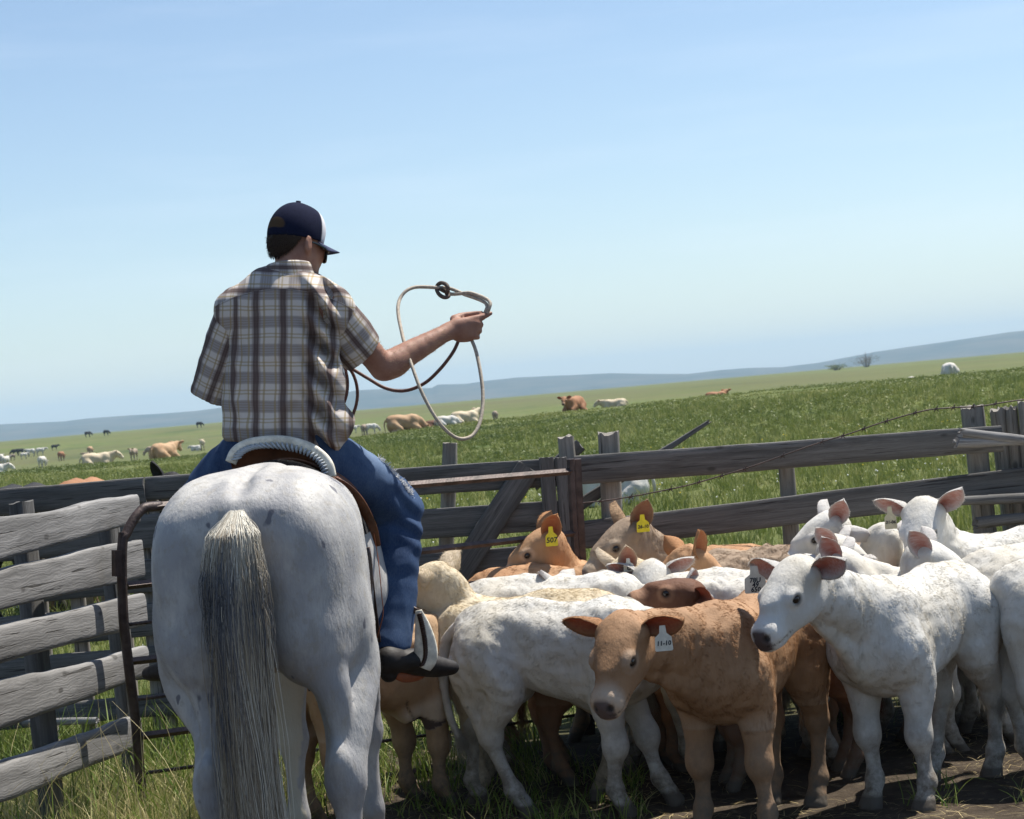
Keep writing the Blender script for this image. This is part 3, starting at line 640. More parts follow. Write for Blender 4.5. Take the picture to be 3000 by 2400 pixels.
def calf(label, px, d, yaw, col, poll, look, sc=1., tags=(), ears=None, legs=None, fur=14000, vox=.0115, tail=None, roll=0., hs=1.16, group='calves crowded in the pen', curly=.35, furlen=.013, seed=None, fat=1., kind='calf', sit=0., coatname=None, bodyz=0.):
    seed = seed if seed is not None else len(CALVES)+3; rng = np.random.default_rng(seed)
    g = P(px, 1700, d); rt = empty(kind, Matrix.Translation((g.x, g.y, gz(g.x, g.y)-.40*sc*sit))@Matrix.Rotation(R(yaw), 4, 'Z')@Matrix.Scale(sc, 4), label, kind, group); CALVES.append(rt)
    mi = rt.matrix_world.inverted(); m3 = mi.to_3x3().normalized()
    po = Vector(poll[1:]) if poll[0] == 'L' else mi@P(*poll); f, s, u = hframe(Vector(look).normalized() if poll[0] == 'L' else m3@Vector(look).normalized(), roll)
    # keep the neck a plausible length
    nb = Vector((.34, 0, .72)); dv = po-nb; L = dv.length
    if L > .62 or L < .22: print('neck', label[:30], round(L, 2), [round(q, 2) for q in po]); dv = dv*(min(max(L, .22), .62)/L); po = nb+dv
    O = po-u*.062*hs
    lo = np.minimum((-.66, -.27, -.01), np.array(po)-.42); hi = np.maximum((.52, .27, 1.0), np.array(po)+.42)
    lo[2] = -.01
    F = Field(lo, hi, vox)
    F.loft([(-.475, .74, .02, .02), (-.455, .72, .075, .06), (-.41, .705, .135, .10), (-.33, .70, .165, .132*fat), (-.2, .69, .172, .145*fat), (-.05, .655, .188, .172*fat), (.08, .630, .200, .178*fat), (.2, .620, .205, .158), (.3, .63, .190, .132), (.38, .665, .15, .10), (.43, .68, .08, .05)], 0, 2.2)
    for sd in (1, -1):
        F.ell((-.25, sd*.085, .775), (.10, .05, .055), .05); F.ell((-.40, sd*.06, .745), (.06, .04, .05), .05)        # hooks, pins
        F.ell((.24, sd*.105, .66), (.115, .055, .17), .06); F.ell((.19, sd*.080, .76), (.10, .04, .06), .05)         # shoulder
        F.ell((-.33, sd*.105, .60), (.14, .07, .19), .06)
    F.cone((-.42, 0, .80), (-.15, 0, .832), .035, .04, .06); F.cone((-.15, 0, .825), (.28, 0, .79), .035, .04, .06); F.cone((.1, 0, .47), (.36, 0, .56), .05, .06, .06)          # spine, brisket
    dl = {'fl': (0, 0), 'fr': (0, 0), 'hl': (0, 0), 'hr': (0, 0)}; dl.update(legs or {})
    if sit:
        dl = {}
        for sd in (1, -1):
            F.chain([(-.30, sd*.12, .60), (-.12, sd*.22, .46), (-.34, sd*.23, .44)], [.13, .075, .045], .05); F.chain([(.22, sd*.12, .55), (.38, sd*.14, .45), (.20, sd*.16, .43)], [.10, .06, .04], .05)
    for key, (dx, dy) in dl.items():
        sd = 1 if key[1] == 'l' else -1
        def q(x, y, z, w): return (x+dx*w, sd*y+dy*w, z)
        if key[0] == 'h':
            F.chain([q(-.31, .10, .66, 0), q(-.25, .12, .52, .1), q(-.37, .10, .375, .45), q(-.385, .095, .325, .5)], [.122, .086, .050, .047], .06)
            F.chain([q(-.40, .09, .62, 0), q(-.41, .10, .48, .2), q(-.405, .10, .36, .48)], [.078, .052, .028], .05)
            F.ell(q(-.425, .098, .37, .48), (.026, .024, .034), .03); F.ell(q(-.38, .096, .335, .5), (.047, .036, .05), .03)
            F.chain([q(-.395, .096, .32, .52), q(-.375, .096, .2, .75), q(-.36, .096, .115, .92)], [.036, .028, .031], .03)
            F.ell(q(-.36, .096, .105, .94), (.041, .037, .037), .02); F.cone(q(-.352, .096, .095, .95), q(-.325, .096, .045, 1), .034, .038, .02)
            F.cone(q(-.318, .112, .036, 1), q(-.305, .110, .006, 1), .028, .036, .006); F.cone(q(-.318, .080, .036, 1), q(-.305, .082, .006, 1), .028, .036, .006)
        else:
            F.chain([q(.26, .105, .60, 0), q(.20, .115, .48, .05), q(.215, .11, .33, .4), q(.22, .108, .27, .5)], [.108, .080, .048, .047], .06)
            F.ell(q(.225, .108, .285, .5), (.051, .047, .058), .03); F.ell(q(.13, .105, .52, 0), (.05, .04, .05), .05)
            F.chain([q(.218, .106, .25, .55), q(.212, .104, .17, .75), q(.212, .104, .11, .92)], [.035, .028, .032], .03)
            F.ell(q(.212, .104, .10, .93), (.039, .037, .037), .02); F.cone(q(.216, .104, .09, .95), q(.24, .104, .045, 1), .031, .036, .02)
            F.cone(q(.246, .120, .036, 1), q(.26, .118, .006, 1), .028, .036, .006); F.cone(q(.246, .088, .036, 1), q(.26, .090, .006, 1), .028, .036, .006)
    # neck
    ne = O-f*.035*hs-u*.035*hs; a0 = Vector((.20, 0, .69)); mid = (a0*.5+ne*.5)+Vector((.02, 0, .01 if ne.z > .6 else .06))
    lat = (ne-a0).cross(Vector((0, 0, 1))); lat.normalize()
    F.chain([a0, mid, ne], [.168, .128, .088*hs], .07, lat, .66)
    F.chain([(.36, 0, .60), tuple((Vector((.36, 0, .60))*.5+(ne-u*.04)*.5)-Vector((0, 0, .03))), tuple(ne-u*.05*hs+f*.04)], [.085, .06, .045], .06, lat, .5)   # throat
    Rm = np.array([f, s, u]).T
    def h(a, b, c): return tuple(O+(f*a+s*b+u*c)*hs)
    def E(c, r, k, op=1): F.ell(h(*c), np.array(r)*hs, k*hs, Rm, op)
    E((.0, 0, 0), (.085, .074, .070), .04); E((-.012, 0, .040), (.055, .058, .034), .04); E((.045, 0, .030), (.06, .060, .030), .03)
    F.cone(h(.05, 0, .002), h(.190, 0, -.035), .068*hs, .044*hs, .03, s, .95)
    E((.10, 0, .032), (.075, .040, .022), .03); E((.205, 0, -.040), (.042, .052, .041), .03); E((.216, 0, -.070), (.030, .038, .019), .015); E((.06, 0, -.04), (.09, .045, .045), .03)
    for sd in (1, -1):
        E((.030, sd*.040, -.050), (.072, .028, .052), .03); F.cone(h(.0, sd*.03, -.055), h(.18, sd*.018, -.07), .036*hs, .022*hs, .03)
        E((.093, sd*.058, .018), (.030, .018, .024), .02); E((.098, sd*.070, .014), (.017, .014, .012), .006, -1)
        F.cone(h(.080, sd*.066, .030), h(.108, sd*.060, .026), .0075*hs, .006*hs, .008); F.cone(h(.082, sd*.069, .002), h(.106, sd*.062, .000), .005*hs, .004*hs, .008); E((-.012, sd*.062, .022), (.026, .026, .024), .03); E((.240, sd*.026, -.030), (.013, .009, .011), .006, -1)
        F.cone(h(.205, sd*.040, -.070), h(.14, sd*.050, -.060), .007*hs, .004*hs, .004, None, 1, -1)
    tl = tail or [(-.475, 0, .745), (-.525, 0, .70), (-.535, .0, .58), (-.515, .0, .42), (-.505, .01, .34)]
    F.chain([(-.43, 0, .775)]+list(tl), [.04, .032, .025, .021, .017, .015][:len(tl)+1], .04)
    if sit: F.cut((0, 0, -1.), -.40)
    v, fc = F.mesh(2 if fur else 1); N = vnormals(v, fc)
    nz_ = vnoise(v*[1, 1, .7], 14+0*seed)-.5; nz2 = vnoise(v, 34)-.5
    rel = (v-np.array(O))@Rm/hs; inhead = (rel[:, 0] > -.06) & (np.abs(rel[:, 1]) < .1) & (np.abs(rel[:, 2]) < .12) & (rel[:, 0] < .3)
    amp = np.where(inhead, .25, 1)*np.clip((v[:, 2]-.3)/.2, .15, 1)
    nz3 = vnoise(v*[1, 1, .22], 30)-.5
    v = v+N*((nz_*.007+nz2*(.003*(1+curly*3)+.007*np.clip((vnoise(v+seed, 3.2)-.60)*6, 0, 1)*(v[:, 2] > .5))+nz3*.008*np.clip((v[:, 0]+.1)*3, .3, 1)*np.clip((.95-np.abs(rel[:, 0]+.3)*0), 0, 1))*amp)[:, None]
    # zones
    nose = np.clip((rel[:, 0]-.222-.8*np.maximum(np.abs(rel[:, 1])-.022, 0)-.3*np.maximum(rel[:, 2]+.02, 0))*90, 0, 1)*inhead*(rel[:, 2] > -.075)
    pale = np.clip((rel[:, 0]-.165)*22, 0, 1)*inhead*.8
    ey = np.sqrt(((rel-[.093, .06, .012])**2).sum(1)); ey2 = np.sqrt(((rel-[.093, -.06, .012])**2).sum(1)); pale = np.maximum(pale, np.clip(1.6-np.minimum(ey, ey2)*38, 0, .35))
    pale = np.maximum(pale, np.clip((.47-v[:, 2])*8, 0, 1)*(v[:, 2] > .40)*.7)
    hol = np.maximum(np.clip(2.2-np.sqrt(((rel-[.240, .026, -.030])**2).sum(1))*150, 0, 1), np.clip(2.2-np.sqrt(((rel-[.240, -.026, -.030])**2).sum(1))*150, 0, 1))
    hol = np.maximum(hol, np.clip(2.1-np.minimum(ey, ey2)*85, 0, .9)); hol = np.maximum(hol, np.clip(1-np.abs(rel[:, 2]+.060-.1*(rel[:, 0]-.2))*260, 0, .8)*(rel[:, 0] > .14)*(rel[:, 0] < .245)*inhead)
    hoof = np.clip((.052-v[:, 2])*90, 0, 1); dirt = np.clip((.40-v[:, 2])*2.4, 0, .9)+np.clip((.55-v[:, 2])*1.2, 0, .25)+.6*np.clip(-.47-v[:, 0], 0, .1)*10*(v[:, 2] > .3)*(v[:, 2] < .62)*.5
    mat = CO[col]; B = mesh('body', v, fc, mat, rt, attrs={'nose': nose, 'pale': pale, 'hoof': hoof, 'dirt': np.clip(dirt, 0, 1), 'hole': hol})
    # eyes
    for sd in (1, -1):
        th = np.linspace(0, np.pi, 8); ph = np.linspace(0, 2*np.pi, 12, endpoint=False); r = .0155*hs
        ev = np.array([(r*np.sin(a)*np.cos(b), r*np.sin(a)*np.sin(b), r*np.cos(a)) for a in th for b in ph])+np.array(h(.094, sd*.0585, .014))
        ef = [(i*12+j, i*12+(j+1) % 12, (i+1)*12+(j+1) % 12, (i+1)*12+j) for i in range(7) for j in range(12)]; mesh('eye', ev, ef, M_eye, rt)
    # ears
    furV = [(v, fc, N, None)]
    eh = []
    for k, sd in enumerate((1, -1)):
        # (out, back, up, twist): per-ear directions in the head frame
        o_, b_, p_, tw = (ears or [(1, .25, .05, 0)]*2)[k] if ears and len(ears) > 1 else (ears or [(1, .25, .05, 0)])[0]
        e = (s*sd*o_-f*b_+u*p_); e.normalize(); c = f*.7+s*sd*(.3+1.6*(1-min(1., o_))); c = c-e*c.dot(e); c.normalize()
        if tw: c = Matrix.Rotation(R(tw)*sd, 3, e)@c
        a = c.cross(e); a.normalize(); base = Vector(h(-.018, sd*.070, .026))
        ev, ef, pk, dp = ear_mesh(.168, .110, .46); Me = np.array([e, a, c]).T; ev = ev@Me.T+np.array(base)-np.array(e)*.012
        if np.dot(np.cross(np.array(e), np.array(a)), np.array(c)) < 0: ef = ef[:, ::-1]
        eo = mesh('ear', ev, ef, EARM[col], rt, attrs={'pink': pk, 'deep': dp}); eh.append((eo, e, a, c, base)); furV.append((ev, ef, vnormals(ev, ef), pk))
    for tg in tags:
        side, colr, txt = tg[:3]; face = tg[3] if len(tg) > 3 else None; eo, e, a, c, base = eh[0 if side == 'l' else 1]
        if txt == 'button':
            ctr = base+e*.08+c*(-.03 if face == 'back' else -.008); X = e; Z = c; Y = Z.cross(X); n = 20
            V = [((.016 if z < 2 else .006)*np.cos(t_), (.016 if z < 2 else .006)*np.sin(t_), (-.002, .003, .003, .006)[z]) for z in range(4) for t_ in np.linspace(0, 2*np.pi, n, endpoint=False)]
            Fb = [(i*n+j, i*n+(j+1) % n, (i+1)*n+(j+1) % n, (i+1)*n+j) for i in range(3) for j in range(n)]+[tuple(3*n+j for j in range(n))]
            mw = Matrix((X, Y, Z)).transposed().to_4x4(); mw.translation = ctr; mesh('button_tag', V, Fb, TAGM[colr], eo, mw=mw, smooth=False); continue
        Y = m3@Vector((tg[4] if len(tg) > 4 else 0, 0, 1)).normalized(); Z = (m3@Vector(face)) if face else c.copy(); Z = Z-Y*Z.dot(Y); Z.normalize(); X = Y.cross(Z)
        ctr = base+e*(tg[6] if len(tg) > 6 else .075)+c*.010+Z*.012; tw_, th_ = (.062, .088) if len(tg) < 6 else tg[5]
        mw = Matrix((X, Y, Z)).transposed().to_4x4(); mw.translation = ctr+Y*.012
        V, Ft = tag_shape(tw_, th_); to = mesh('ear_tag', V, Ft, TAGM[colr], eo, mw=mw, smooth=False)
        lines = txt.split('\n'); me = text_mesh(txt, min(.046, tw_*1.75/max(len(l) for l in lines), .072/len(lines))); me.materials.clear(); me.materials.append(M_ink)
        no = bpy.data.objects.new('number', me); COL.objects.link(no); no.parent = to; no.matrix_local = Matrix.Translation((0, -th_*.70, .0016))
    # coat of hair
    fur = int(fur*1.7)
    if fur:
        P0 = []; T0 = []; Q0 = []
        for (vv, ff, nn, pk) in furV:
            if pk is None:
                msk = np.clip(np.minimum(ey, ey2)*60-1.2, 0, 1)*(1-nose)*(1-hoof)*np.where(v[:, 2] < .12, .4, 1)*(1-hol)*np.where(inhead, .7, 1); n = fur
                p, t3, w = scatter(vv, ff, n, rng, msk); nr = (nn[t3]*w[:, :, None]).sum(1); di = (np.clip(dirt, 0, 1)[t3]*w).sum(1); ih = inhead[t3[:, 0]]; pl = (pale[t3]*w).sum(1)
                fl = np.where(ih[:, None], -np.array(f)*1.0, np.where((p[:, 2] < .5)[:, None], np.array([0, 0, -1.]), np.array([-.75, 0, -.55])))
                Ln = furlen*np.where(ih, .8, 1)*np.where(p[:, 2] < .4, .55, 1)
            else:
                n = int(fur*.03); p, t3, w = scatter(vv, ff, n, rng, .25+(1-pk)); nr = (nn[t3]*w[:, :, None]).sum(1); di = np.zeros(n); pl = np.zeros(n); fl = np.tile(np.array(h(-.1, 0, 0))*0, (n, 1))+rng.normal(0, .5, (n, 3)); Ln = np.full(n, furlen*.8)
            fl = fl-nr*(fl*nr).sum(1)[:, None]; cl = np.stack([vnoise(p+k, 26) for k in (1.3, 5.1, 9.7)], -1)-.5
            fl = fl+cl*(curly*1.5)+rng.normal(0, .10, (n, 3)); fl = fl-nr*(fl*nr).sum(1)[:, None]; fl /= np.linalg.norm(fl, axis=1)[:, None]+1e-6
            Ln = (Ln*rng.uniform(.6, 1.3, n))[:, None]; p0 = p-nr*.002
            P0.append(np.stack([p0, p0+nr*Ln*.17+fl*Ln*.5, p0+nr*Ln*.14+fl*Ln], 1)); T0.append(di); Q0.append(pl)
        pts = np.concatenate(P0)
        # tail switch
        te = np.array(tl[-1]); td = te-np.array(tl[-2]); td /= np.linalg.norm(td); m = int(300)
        b = te+rng.normal(0, .010, (m, 3))-td*rng.uniform(0, .06, m)[:, None]; q = td*.06+rng.normal(0, .018, (m, 3)); sw = np.stack([b, b+q*.6, b+q*1.1-[0, 0, .03]], 1)
        pts = np.concatenate([pts, sw]); di = np.concatenate(T0+[np.full(m, .5)])
        ho = hair('coat', pts, np.array([.00050, .00042, .00015]), mat, rt)
        at = ho.data.attributes.new('dirt', 'FLOAT', 'POINT'); at.data.foreach_set('value', np.repeat(di, 3).astype(np.float32))
        at = ho.data.attributes.new('pale', 'FLOAT', 'POINT'); at.data.foreach_set('value', np.repeat(np.concatenate(Q0+[np.zeros(m)]), 3).astype(np.float32))
    return rt
# ------------------------------------------------------------------ the calves in the pen
GR = 'calves crowded in the pen'
calf('light brown calf facing the camera with white tag 11-10 in its ear', 2165, 7.54, 180+58, 'brown', (1806, 1838, 6.92), (-.42, -.72, -.66), sc=1.02, tags=[('l', 'white', '11-10', (0, -1, 0.1))], fur=48000, vox=.009,
     ears=[(1, .15, .12, 0), (1, .1, .22, 0)], curly=.10, legs={'fl': (.03, .05), 'fr': (.0, -.02)})
calf('white calf turned to the camera with white tag reading 650 in its ear', 2660, 7.78, 180+47, 'white', (2312, 1664, 7.16), (-.64, -.60, -.48), sc=1.02, tags=[('r', 'white', '78U\n49\n650', (-.2, -1, 0.1), 0, (.082, .10), .12)], fur=48000, vox=.009,
     ears=[(1, .1, .30, 0), (1, .2, .10, 0)], curly=.15, legs={'fl': (.0, .04), 'fr': (.02, .03), 'hl': (-.03, .0), 'hr': (.12, 0)})
calf('white calf with its tail toward the horse, behind the light brown calf', 1640, 8.05, -20, 'white', (2010, 1830, 8.3), (.8, .4, -.4), sc=1.0, fur=38000, vox=.009, tail=[(-.475, .0, .76), (-.53, 0, .70), (-.555, .0, .56), (-.53, -.02, .40), (-.49, -.02, .30)], curly=.2, legs={'hr': (.12, 0), 'hl': (-.16, .02), 'fr': (-.02, 0), 'fl': (.12, 0)})
calf('cream calf facing left with one ear showing beside the rider\'s leg', 1500, 8.40, 167, 'cream', (1248, 1668, 8.5), (-.86, .42, -.35), sc=1.0, fur=26000, curly=.4, furlen=.018, ears=[(1, .3, .1, 0), (1, .35, .55, 0)], legs={'fl': (-.03, 0)})
calf('shaded grey-brown calf half hidden behind the boot and stirrup', 1085, 8.25, 48, 'tan', (1195, 1900, 8.3), (.3, .2, -.9), sc=.98, fur=9000)
calf('white calf seen from its raised rump behind the cream calf\'s back', 1640, 8.85, -12, 'white', (2000, 1745, 8.7), (.75, .35, -.55), sc=1.03, tags=[('r', 'yellow', '505', (0, -1, .1))], fur=22000, curly=.35, ears=[(1, .5, .35, 0), (.35, .4, .75, 0)])
calf('white calf with one pointed pink ear against the red-brown back', 1880, 9.15, 180, 'white', (1612, 1712, 9.0), (-.75, .25, -.6), sc=.92, fur=12000, ears=[(1, .3, .9, 0), (1, .3, .3, 0)])
calf('red-brown calf with its long back behind the white rumps', 1655, 9.35, -12, 'orange', (2010, 1760, 9.3), (.8, 0, -.6), sc=1.03, fur=20000, curly=.2)
calf('light brown calf by the gate post with yellow ear tag 507', 1800, 9.7, 176, 'orange', (1572, 1566, 9.5), (-.88, -.15, -.45), sc=1.0, tags=[('l', 'yellow', '507', (0, -1, .1), 0, (.060, .094))], fur=20000, ears=[(.5, .5, .5, 0), (.5, .8, .55, 0)], curly=.25, hs=1.06)
calf('curly grey-brown calf with yellow ear tag 26-10', 2160, 9.4, 178, 'curly', (1820, 1540, 9.2), (-.84, -.38, -.42), sc=1.02, tags=[('l', 'yellow', '26-10', (0, -1, .1), 0, (.060, .080))], fur=30000, ears=[(.35, .62, .72, 0), (.6, .45, .75, 0)], curly=.7, furlen=.015, hs=1.14)
calf('orange-brown calf farthest back with a pale rump patch', 2010, 9.95, 186, 'orange', (1760, 1640, 9.8), (-.8, 0, -.6), sc=1.0, fur=9000)
calf('orange calf with its large open ear turned toward the camera', 1800, 9.0, 2, 'orange', (2048, 1618, 9.0), (.72, .40, -.56), sc=.94, fur=16000, ears=[(.8, .5, .5, 0), (.35, .65, .6, 0)], curly=.25)
calf('tan curly-headed calf with a blank white ear tag', 2040, 9.0, 176, 'cream', (1798, 1668, 8.9), (-.62, -.3, -.72), sc=.86, tags=[('l', 'white', '6', (0, -1, .1), 0, (.055, .07))], fur=12000, ears=[(.4, .5, .8, 0), (.7, .35, .8, 0)], curly=.6, furlen=.018)
calf('white calf with curly poll and two upright ears behind the dark muzzle', 1985, 8.95, 180+50, 'white', (1905, 1672, 8.75), (-.1, -.75, -.66), sc=.88, fur=14000, ears=[(1, .2, .35, 0), (1, .3, .2, 0)], curly=.6, furlen=.018)
calf('dark brown calf stretching its muzzle to the left over the others', 2240, 8.25, 184, 'dark', (2012, 1708, 8.1), (-.97, -.1, .20), sc=.86, fur=16000, ears=[(1, .5, -.2, 0), (1, .5, 0, 0)], curly=.2)
calf('white calf with a long level back and a blue ear button', 2200, 8.65, 2, 'white', (2470, 1650, 8.85), (.60, .62, -.5), sc=.99, tags=[('l', 'blue', 'button', 'back')], fur=24000, ears=[(1, .5, .2, 0), (1, .3, .2, 0)], curly=.3)
calf('small white calf with only its curly head above the backs', 2560, 8.6, 4, 'white', (2492, 1628, 8.55), (.72, -.35, -.6), sc=.90, fur=14000, ears=[(.8, .4, .4, 0), (.4, .6, .4, 0)], curly=.5)
calf('white calf with round face looking down to the right', 2350, 9.1, 0, 'white', (2480, 1588, 9.0), (.74, -.38, -.56), sc=.87, fur=14000, ears=[(.8, .4, .4, 0), (.4, .6, .3, 0)], curly=.5)
calf('white calf by the plank fence with a round white ear button', 2570, 9.65, 176, 'white', (2406, 1518, 9.35), (-.88, -.22, -.42), sc=.97, tags=[('r', 'white', 'button')], fur=18000, ears=[(.45, .25, .45, 0), (.75, .75, .50, 0)], curly=.2)
calf('white calf facing away beside the tallest calf', 2680, 9.3, 178, 'white', (2570, 1556, 9.25), (-.25, .8, -.55), sc=.93, fur=14000, ears=[(1, .2, .35, 0), (1, .2, .3, 0)], curly=.4)
calf('tallest white calf, ears up, with cream ear tag 31-06', 2935, 9.1, 182, 'white', (2695, 1488, 8.85), (-.42, -.68, -.60), sc=1.03, tags=[('r', 'cream', '31-06', (-.1, -1, .1), 0, (.055, .10))], fur=24000, ears=[(1, .15, .85, 0), (1, .2, .30, 0)], curly=.4)
calf('white calf with long face pointing down to the right', 2590, 8.6, 8, 'white', (2752, 1608, 8.5), (.80, -.25, -.55), sc=.96, fur=18000, ears=[(.7, .6, .5, 0), (.4, .7, .4, 0)], curly=.2, hs=1.25)
calf('white calf at the right edge with only its back in the frame', 3110, 8.75, 4, 'white', (3460, 1560, 8.8), (.8, 0, -.6), sc=.98, fur=14000, curly=.4)
calf('white calf at the right edge showing only its rounded rump', 3235, 7.95, 8, 'white', (3640, 1600, 8.1), (.9, 0, -.5), sc=1.0, fur=16000, curly=.15, tail=[(-.46, .0, .76), (-.49, .08, .70), (-.49, .1, .56), (-.47, .1, .42), (-.45, .1, .30)])

calf('white calf standing in the back row right of the gate post', 1930, 9.55, 190, 'white', (1905, 1640, 9.5), (-.7, -.2, -.7), sc=.96, fur=9000, curly=.5)
calf('tan calf with a curly back between the fence and the white calves', 2360, 9.8, 184, 'curly', (2070, 1640, 9.7), (-.7, .2, -.7), sc=.95, fur=9000, curly=.6)
calf('cream calf in the back row at the far right', 2830, 9.5, 176, 'cream', (2560, 1640, 9.4), (-.7, .2, -.7), sc=.93, fur=9000, curly=.5)
calf('red-brown calf whose legs show in the shade behind the light brown calf', 2480, 8.75, 200, 'red', (2255, 1760, 8.6), (-.7, -.2, -.7), sc=.90, fur=6000)
calf('shaded red-brown calf whose legs show below the white calf\'s belly', 1790, 8.7, 12, 'red', (2110, 1790, 8.6), (.7, -.1, -.7), sc=.90, fur=6000)
# ------------------------------------------------------------------ the horse
t = NT('grey_horse_coat'); o = t.obj()
c = t.mix(t.ramp(t.noise(o, 3.2, 5, .6), [(.35, 0), (.7, 1)]), (.47, .455, .43), (.32, .315, .315))
c = t.mix(t.ramp(t.noise(t.map(o, (9, 9, 5)), 1., 5, .65, .3), [(.40, 0), (.58, .62)]), c, (.24, .24, .255))
c = t.mix(t.ramp(t.noise(t.map(o, (26, 26, 20), (7, 2, 4)), 1., 4, .7), [(.52, 0), (.64, .4)]), c, (.27, .24, .19)); c = t.mix(t.ramp(t.noise(t.map(o, (13, 13, 9), (3, 1, 2)), 1., 2, .5), [(.69, 0), (.72, .85)]), c, (.10, .10, .12))      # flea-bite spots
c = t.mix(t.ramp(t.noise(t.map(o, (120, 120, 60)), 1., 3, .6), [(.66, 0), (.74, .35)]), c, (.22, .22, .23))
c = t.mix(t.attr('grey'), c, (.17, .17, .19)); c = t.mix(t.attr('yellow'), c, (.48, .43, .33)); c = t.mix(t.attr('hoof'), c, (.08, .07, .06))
t.bump(t.math('ADD', t.noise(t.map(o, (90, 90, 30)), 1., 4, .6), t.math('MULTIPLY', t.noise(t.map(o, (16, 16, 7)), 1., 4, .6), 1.5)), .004, .6)
M_horse = t.done(c, .60, .28)
HY = 90-4.9; hd = 6.66; g = P(832, 1700, hd)
HRS = empty('horse', Matrix.Translation((g.x, g.y, gz(g.x, g.y)))@Matrix.Rotation(R(HY), 4, 'Z'), 'white grey-tailed horse standing with its rump to the camera', 'horse')
F = Field((-.85, -.42, -.01), (1.75, .42, 2.0), .0135)
F.loft([(-.63, 1.27, .05, .05), (-.60, 1.25, .19, .16), (-.52, 1.235, .245, .215), (-.40, 1.235, .295, .268), (-.25, 1.215, .330, .288), (-.05, 1.185, .335, .262), (.2, 1.16, .335, .228), (.45, 1.16, .35, .222), (.7, 1.18, .35, .215), (.86, 1.19, .28, .17), (.96, 1.20, .15, .09)], 0, 2.15)
for sd in (1, -1):
    F.ell((-.36, sd*.160, 1.33), (.27, .150, .19), .12); F.ell((-.16, sd*.195, 1.38), (.10, .08, .08), .10)
    F.ell((-.43, sd*.175, 1.14), (.19, .135, .26), .10); F.ell((-.50, sd*.135, 1.10), (.13, .10, .20), .07)
    F.ell((-.28, sd*.220, 1.09), (.19, .100, .25), .10)
    F.ell((.58, sd*.14, 1.15), (.20, .085, .27), .10); F.ell((.50, sd*.12, 1.45), (.22, .07, .09), .08)
F.cone((-.50, 0, 1.445), (-.15, 0, 1.49), .05, .055, .09); F.cone((-.15, 0, 1.485), (.35, 0, 1.45), .05, .05, .08); F.cone((.35, 0, 1.46), (.72, 0, 1.50), .055, .05, .08)
for y in (0.0,): F.cone((-.72, y, 1.30), (-.50, y, 1.50), .012, .02, .06, op=-1)      # groove between the cheeks
F.cone((-.64, 0, .86), (-.62, 0, 1.32), .06, .018, .08, op=-1); F.cone((-.66, 0, .80), (-.30, 0, .84), .05, .05, .08, op=-1)
F.cone((-.635, 0, 1.37), (-.46, 0, 1.465), .026, .045, .07); F.cone((-.56, 0, 1.50), (-.16, 0, 1.575), .010, .008, .05, op=-1)           # dock
hoofs = {}
for key, sx_, sy in (('hl', .0, .168), ('hr', .05, -.265), ('fl', .0, .155), ('fr', .06, -.115)):
    sd = 1 if sy > 0 else -1; sx_ = sx_
    if key[0] == 'h':
        F.chain([(-.38, sd*.19, 1.05), (-.33, sd*.235, .90), (-.44, sy*.98, .74), (-.56+sx_, sy*.95, .60)], [.150, .125, .080, .060], .07)
        F.chain([(-.52, sd*.17, 1.0), (-.53, sy*.92, .82), (-.585+sx_, sy*.92, .66)], [.10, .052, .024], .08)
        F.ell((-.622+sx_, sy*.92, .635), (.036, .032, .050), .035); F.ell((-.565+sx_, sy*.94, .565), (.062, .052, .075), .05)
        F.ell((-.53+sx_, sy*.94-sd*.028, .54), (.04, .024, .05), .03)
        F.chain([(-.575+sx_, sy*.94, .53), (-.565+sx_, sy*.94, .40), (-.555+sx_, sy*.94, .27)], [.050, .039, .042], .05)
        F.ell((-.558+sx_, sy*.94, .235), (.048, .044, .045), .03); F.cone((-.545+sx_, sy*.94, .21), (-.50+sx_, sy*.94, .11), .036, .040, .03)
        F.cone((-.49+sx_, sy*.94, .085), (-.46+sx_, sy*.94, .01), .052, .066, .012)
    else:
        F.chain([(.62, sd*.16, 1.02), (.60, sy, .85), (.63+sx_, sy, .62), (.64+sx_, sy, .52)], [.14, .10, .062, .056], .10)
        F.ell((.65+sx_, sy, .50), (.058, .052, .062), .04)
        F.chain([(.635+sx_, sy, .46), (.63+sx_, sy, .36), (.63+sx_, sy, .25)], [.044, .036, .040], .03)
        F.ell((.63+sx_, sy, .215), (.046, .043, .042), .03); F.cone((.635+sx_, sy, .20), (.68+sx_, sy, .10), .036, .042, .03); F.cone((.685+sx_, sy, .08), (.71+sx_, sy, .01), .054, .068, .012)
# neck reaching forward and down, head low in front
F.chain([(.66, .0, 1.22), (.95, .04, 1.33), (1.20, .10, 1.34)], [.245, .165, .12], .12, (0, 1, 0), .60)
F.chain([(1.20, .10, 1.36), (1.34, .13, 1.20), (1.46, .16, .98), (1.50, .17, .90)], [.115, .100, .065, .058], .06, (0, 1, 0), .80)
F.ell((1.27, .115, 1.22), (.10, .075, .12), .05); F.ell((1.50, .17, .88), (.05, .052, .055), .03)
for sd in (1, -1): F.cone((1.20, .10+sd*.05, 1.44), (1.17, .10+sd*.06, 1.58), .035, .010, .02, (1, 0, 0), .5); F.ell((1.36, .13+sd*.075, 1.22), (.03, .02, .025), .02)
v, f = F.mesh(3); N = vnormals(v, f)
v = v+N*((vnoise(v, 9)-.5)*.004+(vnoise(v*[1, 1, .5], 24)-.5)*.0025)[:, None]
zz = v[:, 2]; X_ = v[:, 0]
grey = np.clip((.66-zz)*4, 0, 1)*np.clip((zz-.42)*8, 0, 1)*np.clip(vnoise(v, 9)*2.2-.5, 0, 1)*.9+np.clip((.34-zz)*4, 0, .6)*vnoise(v, 12)
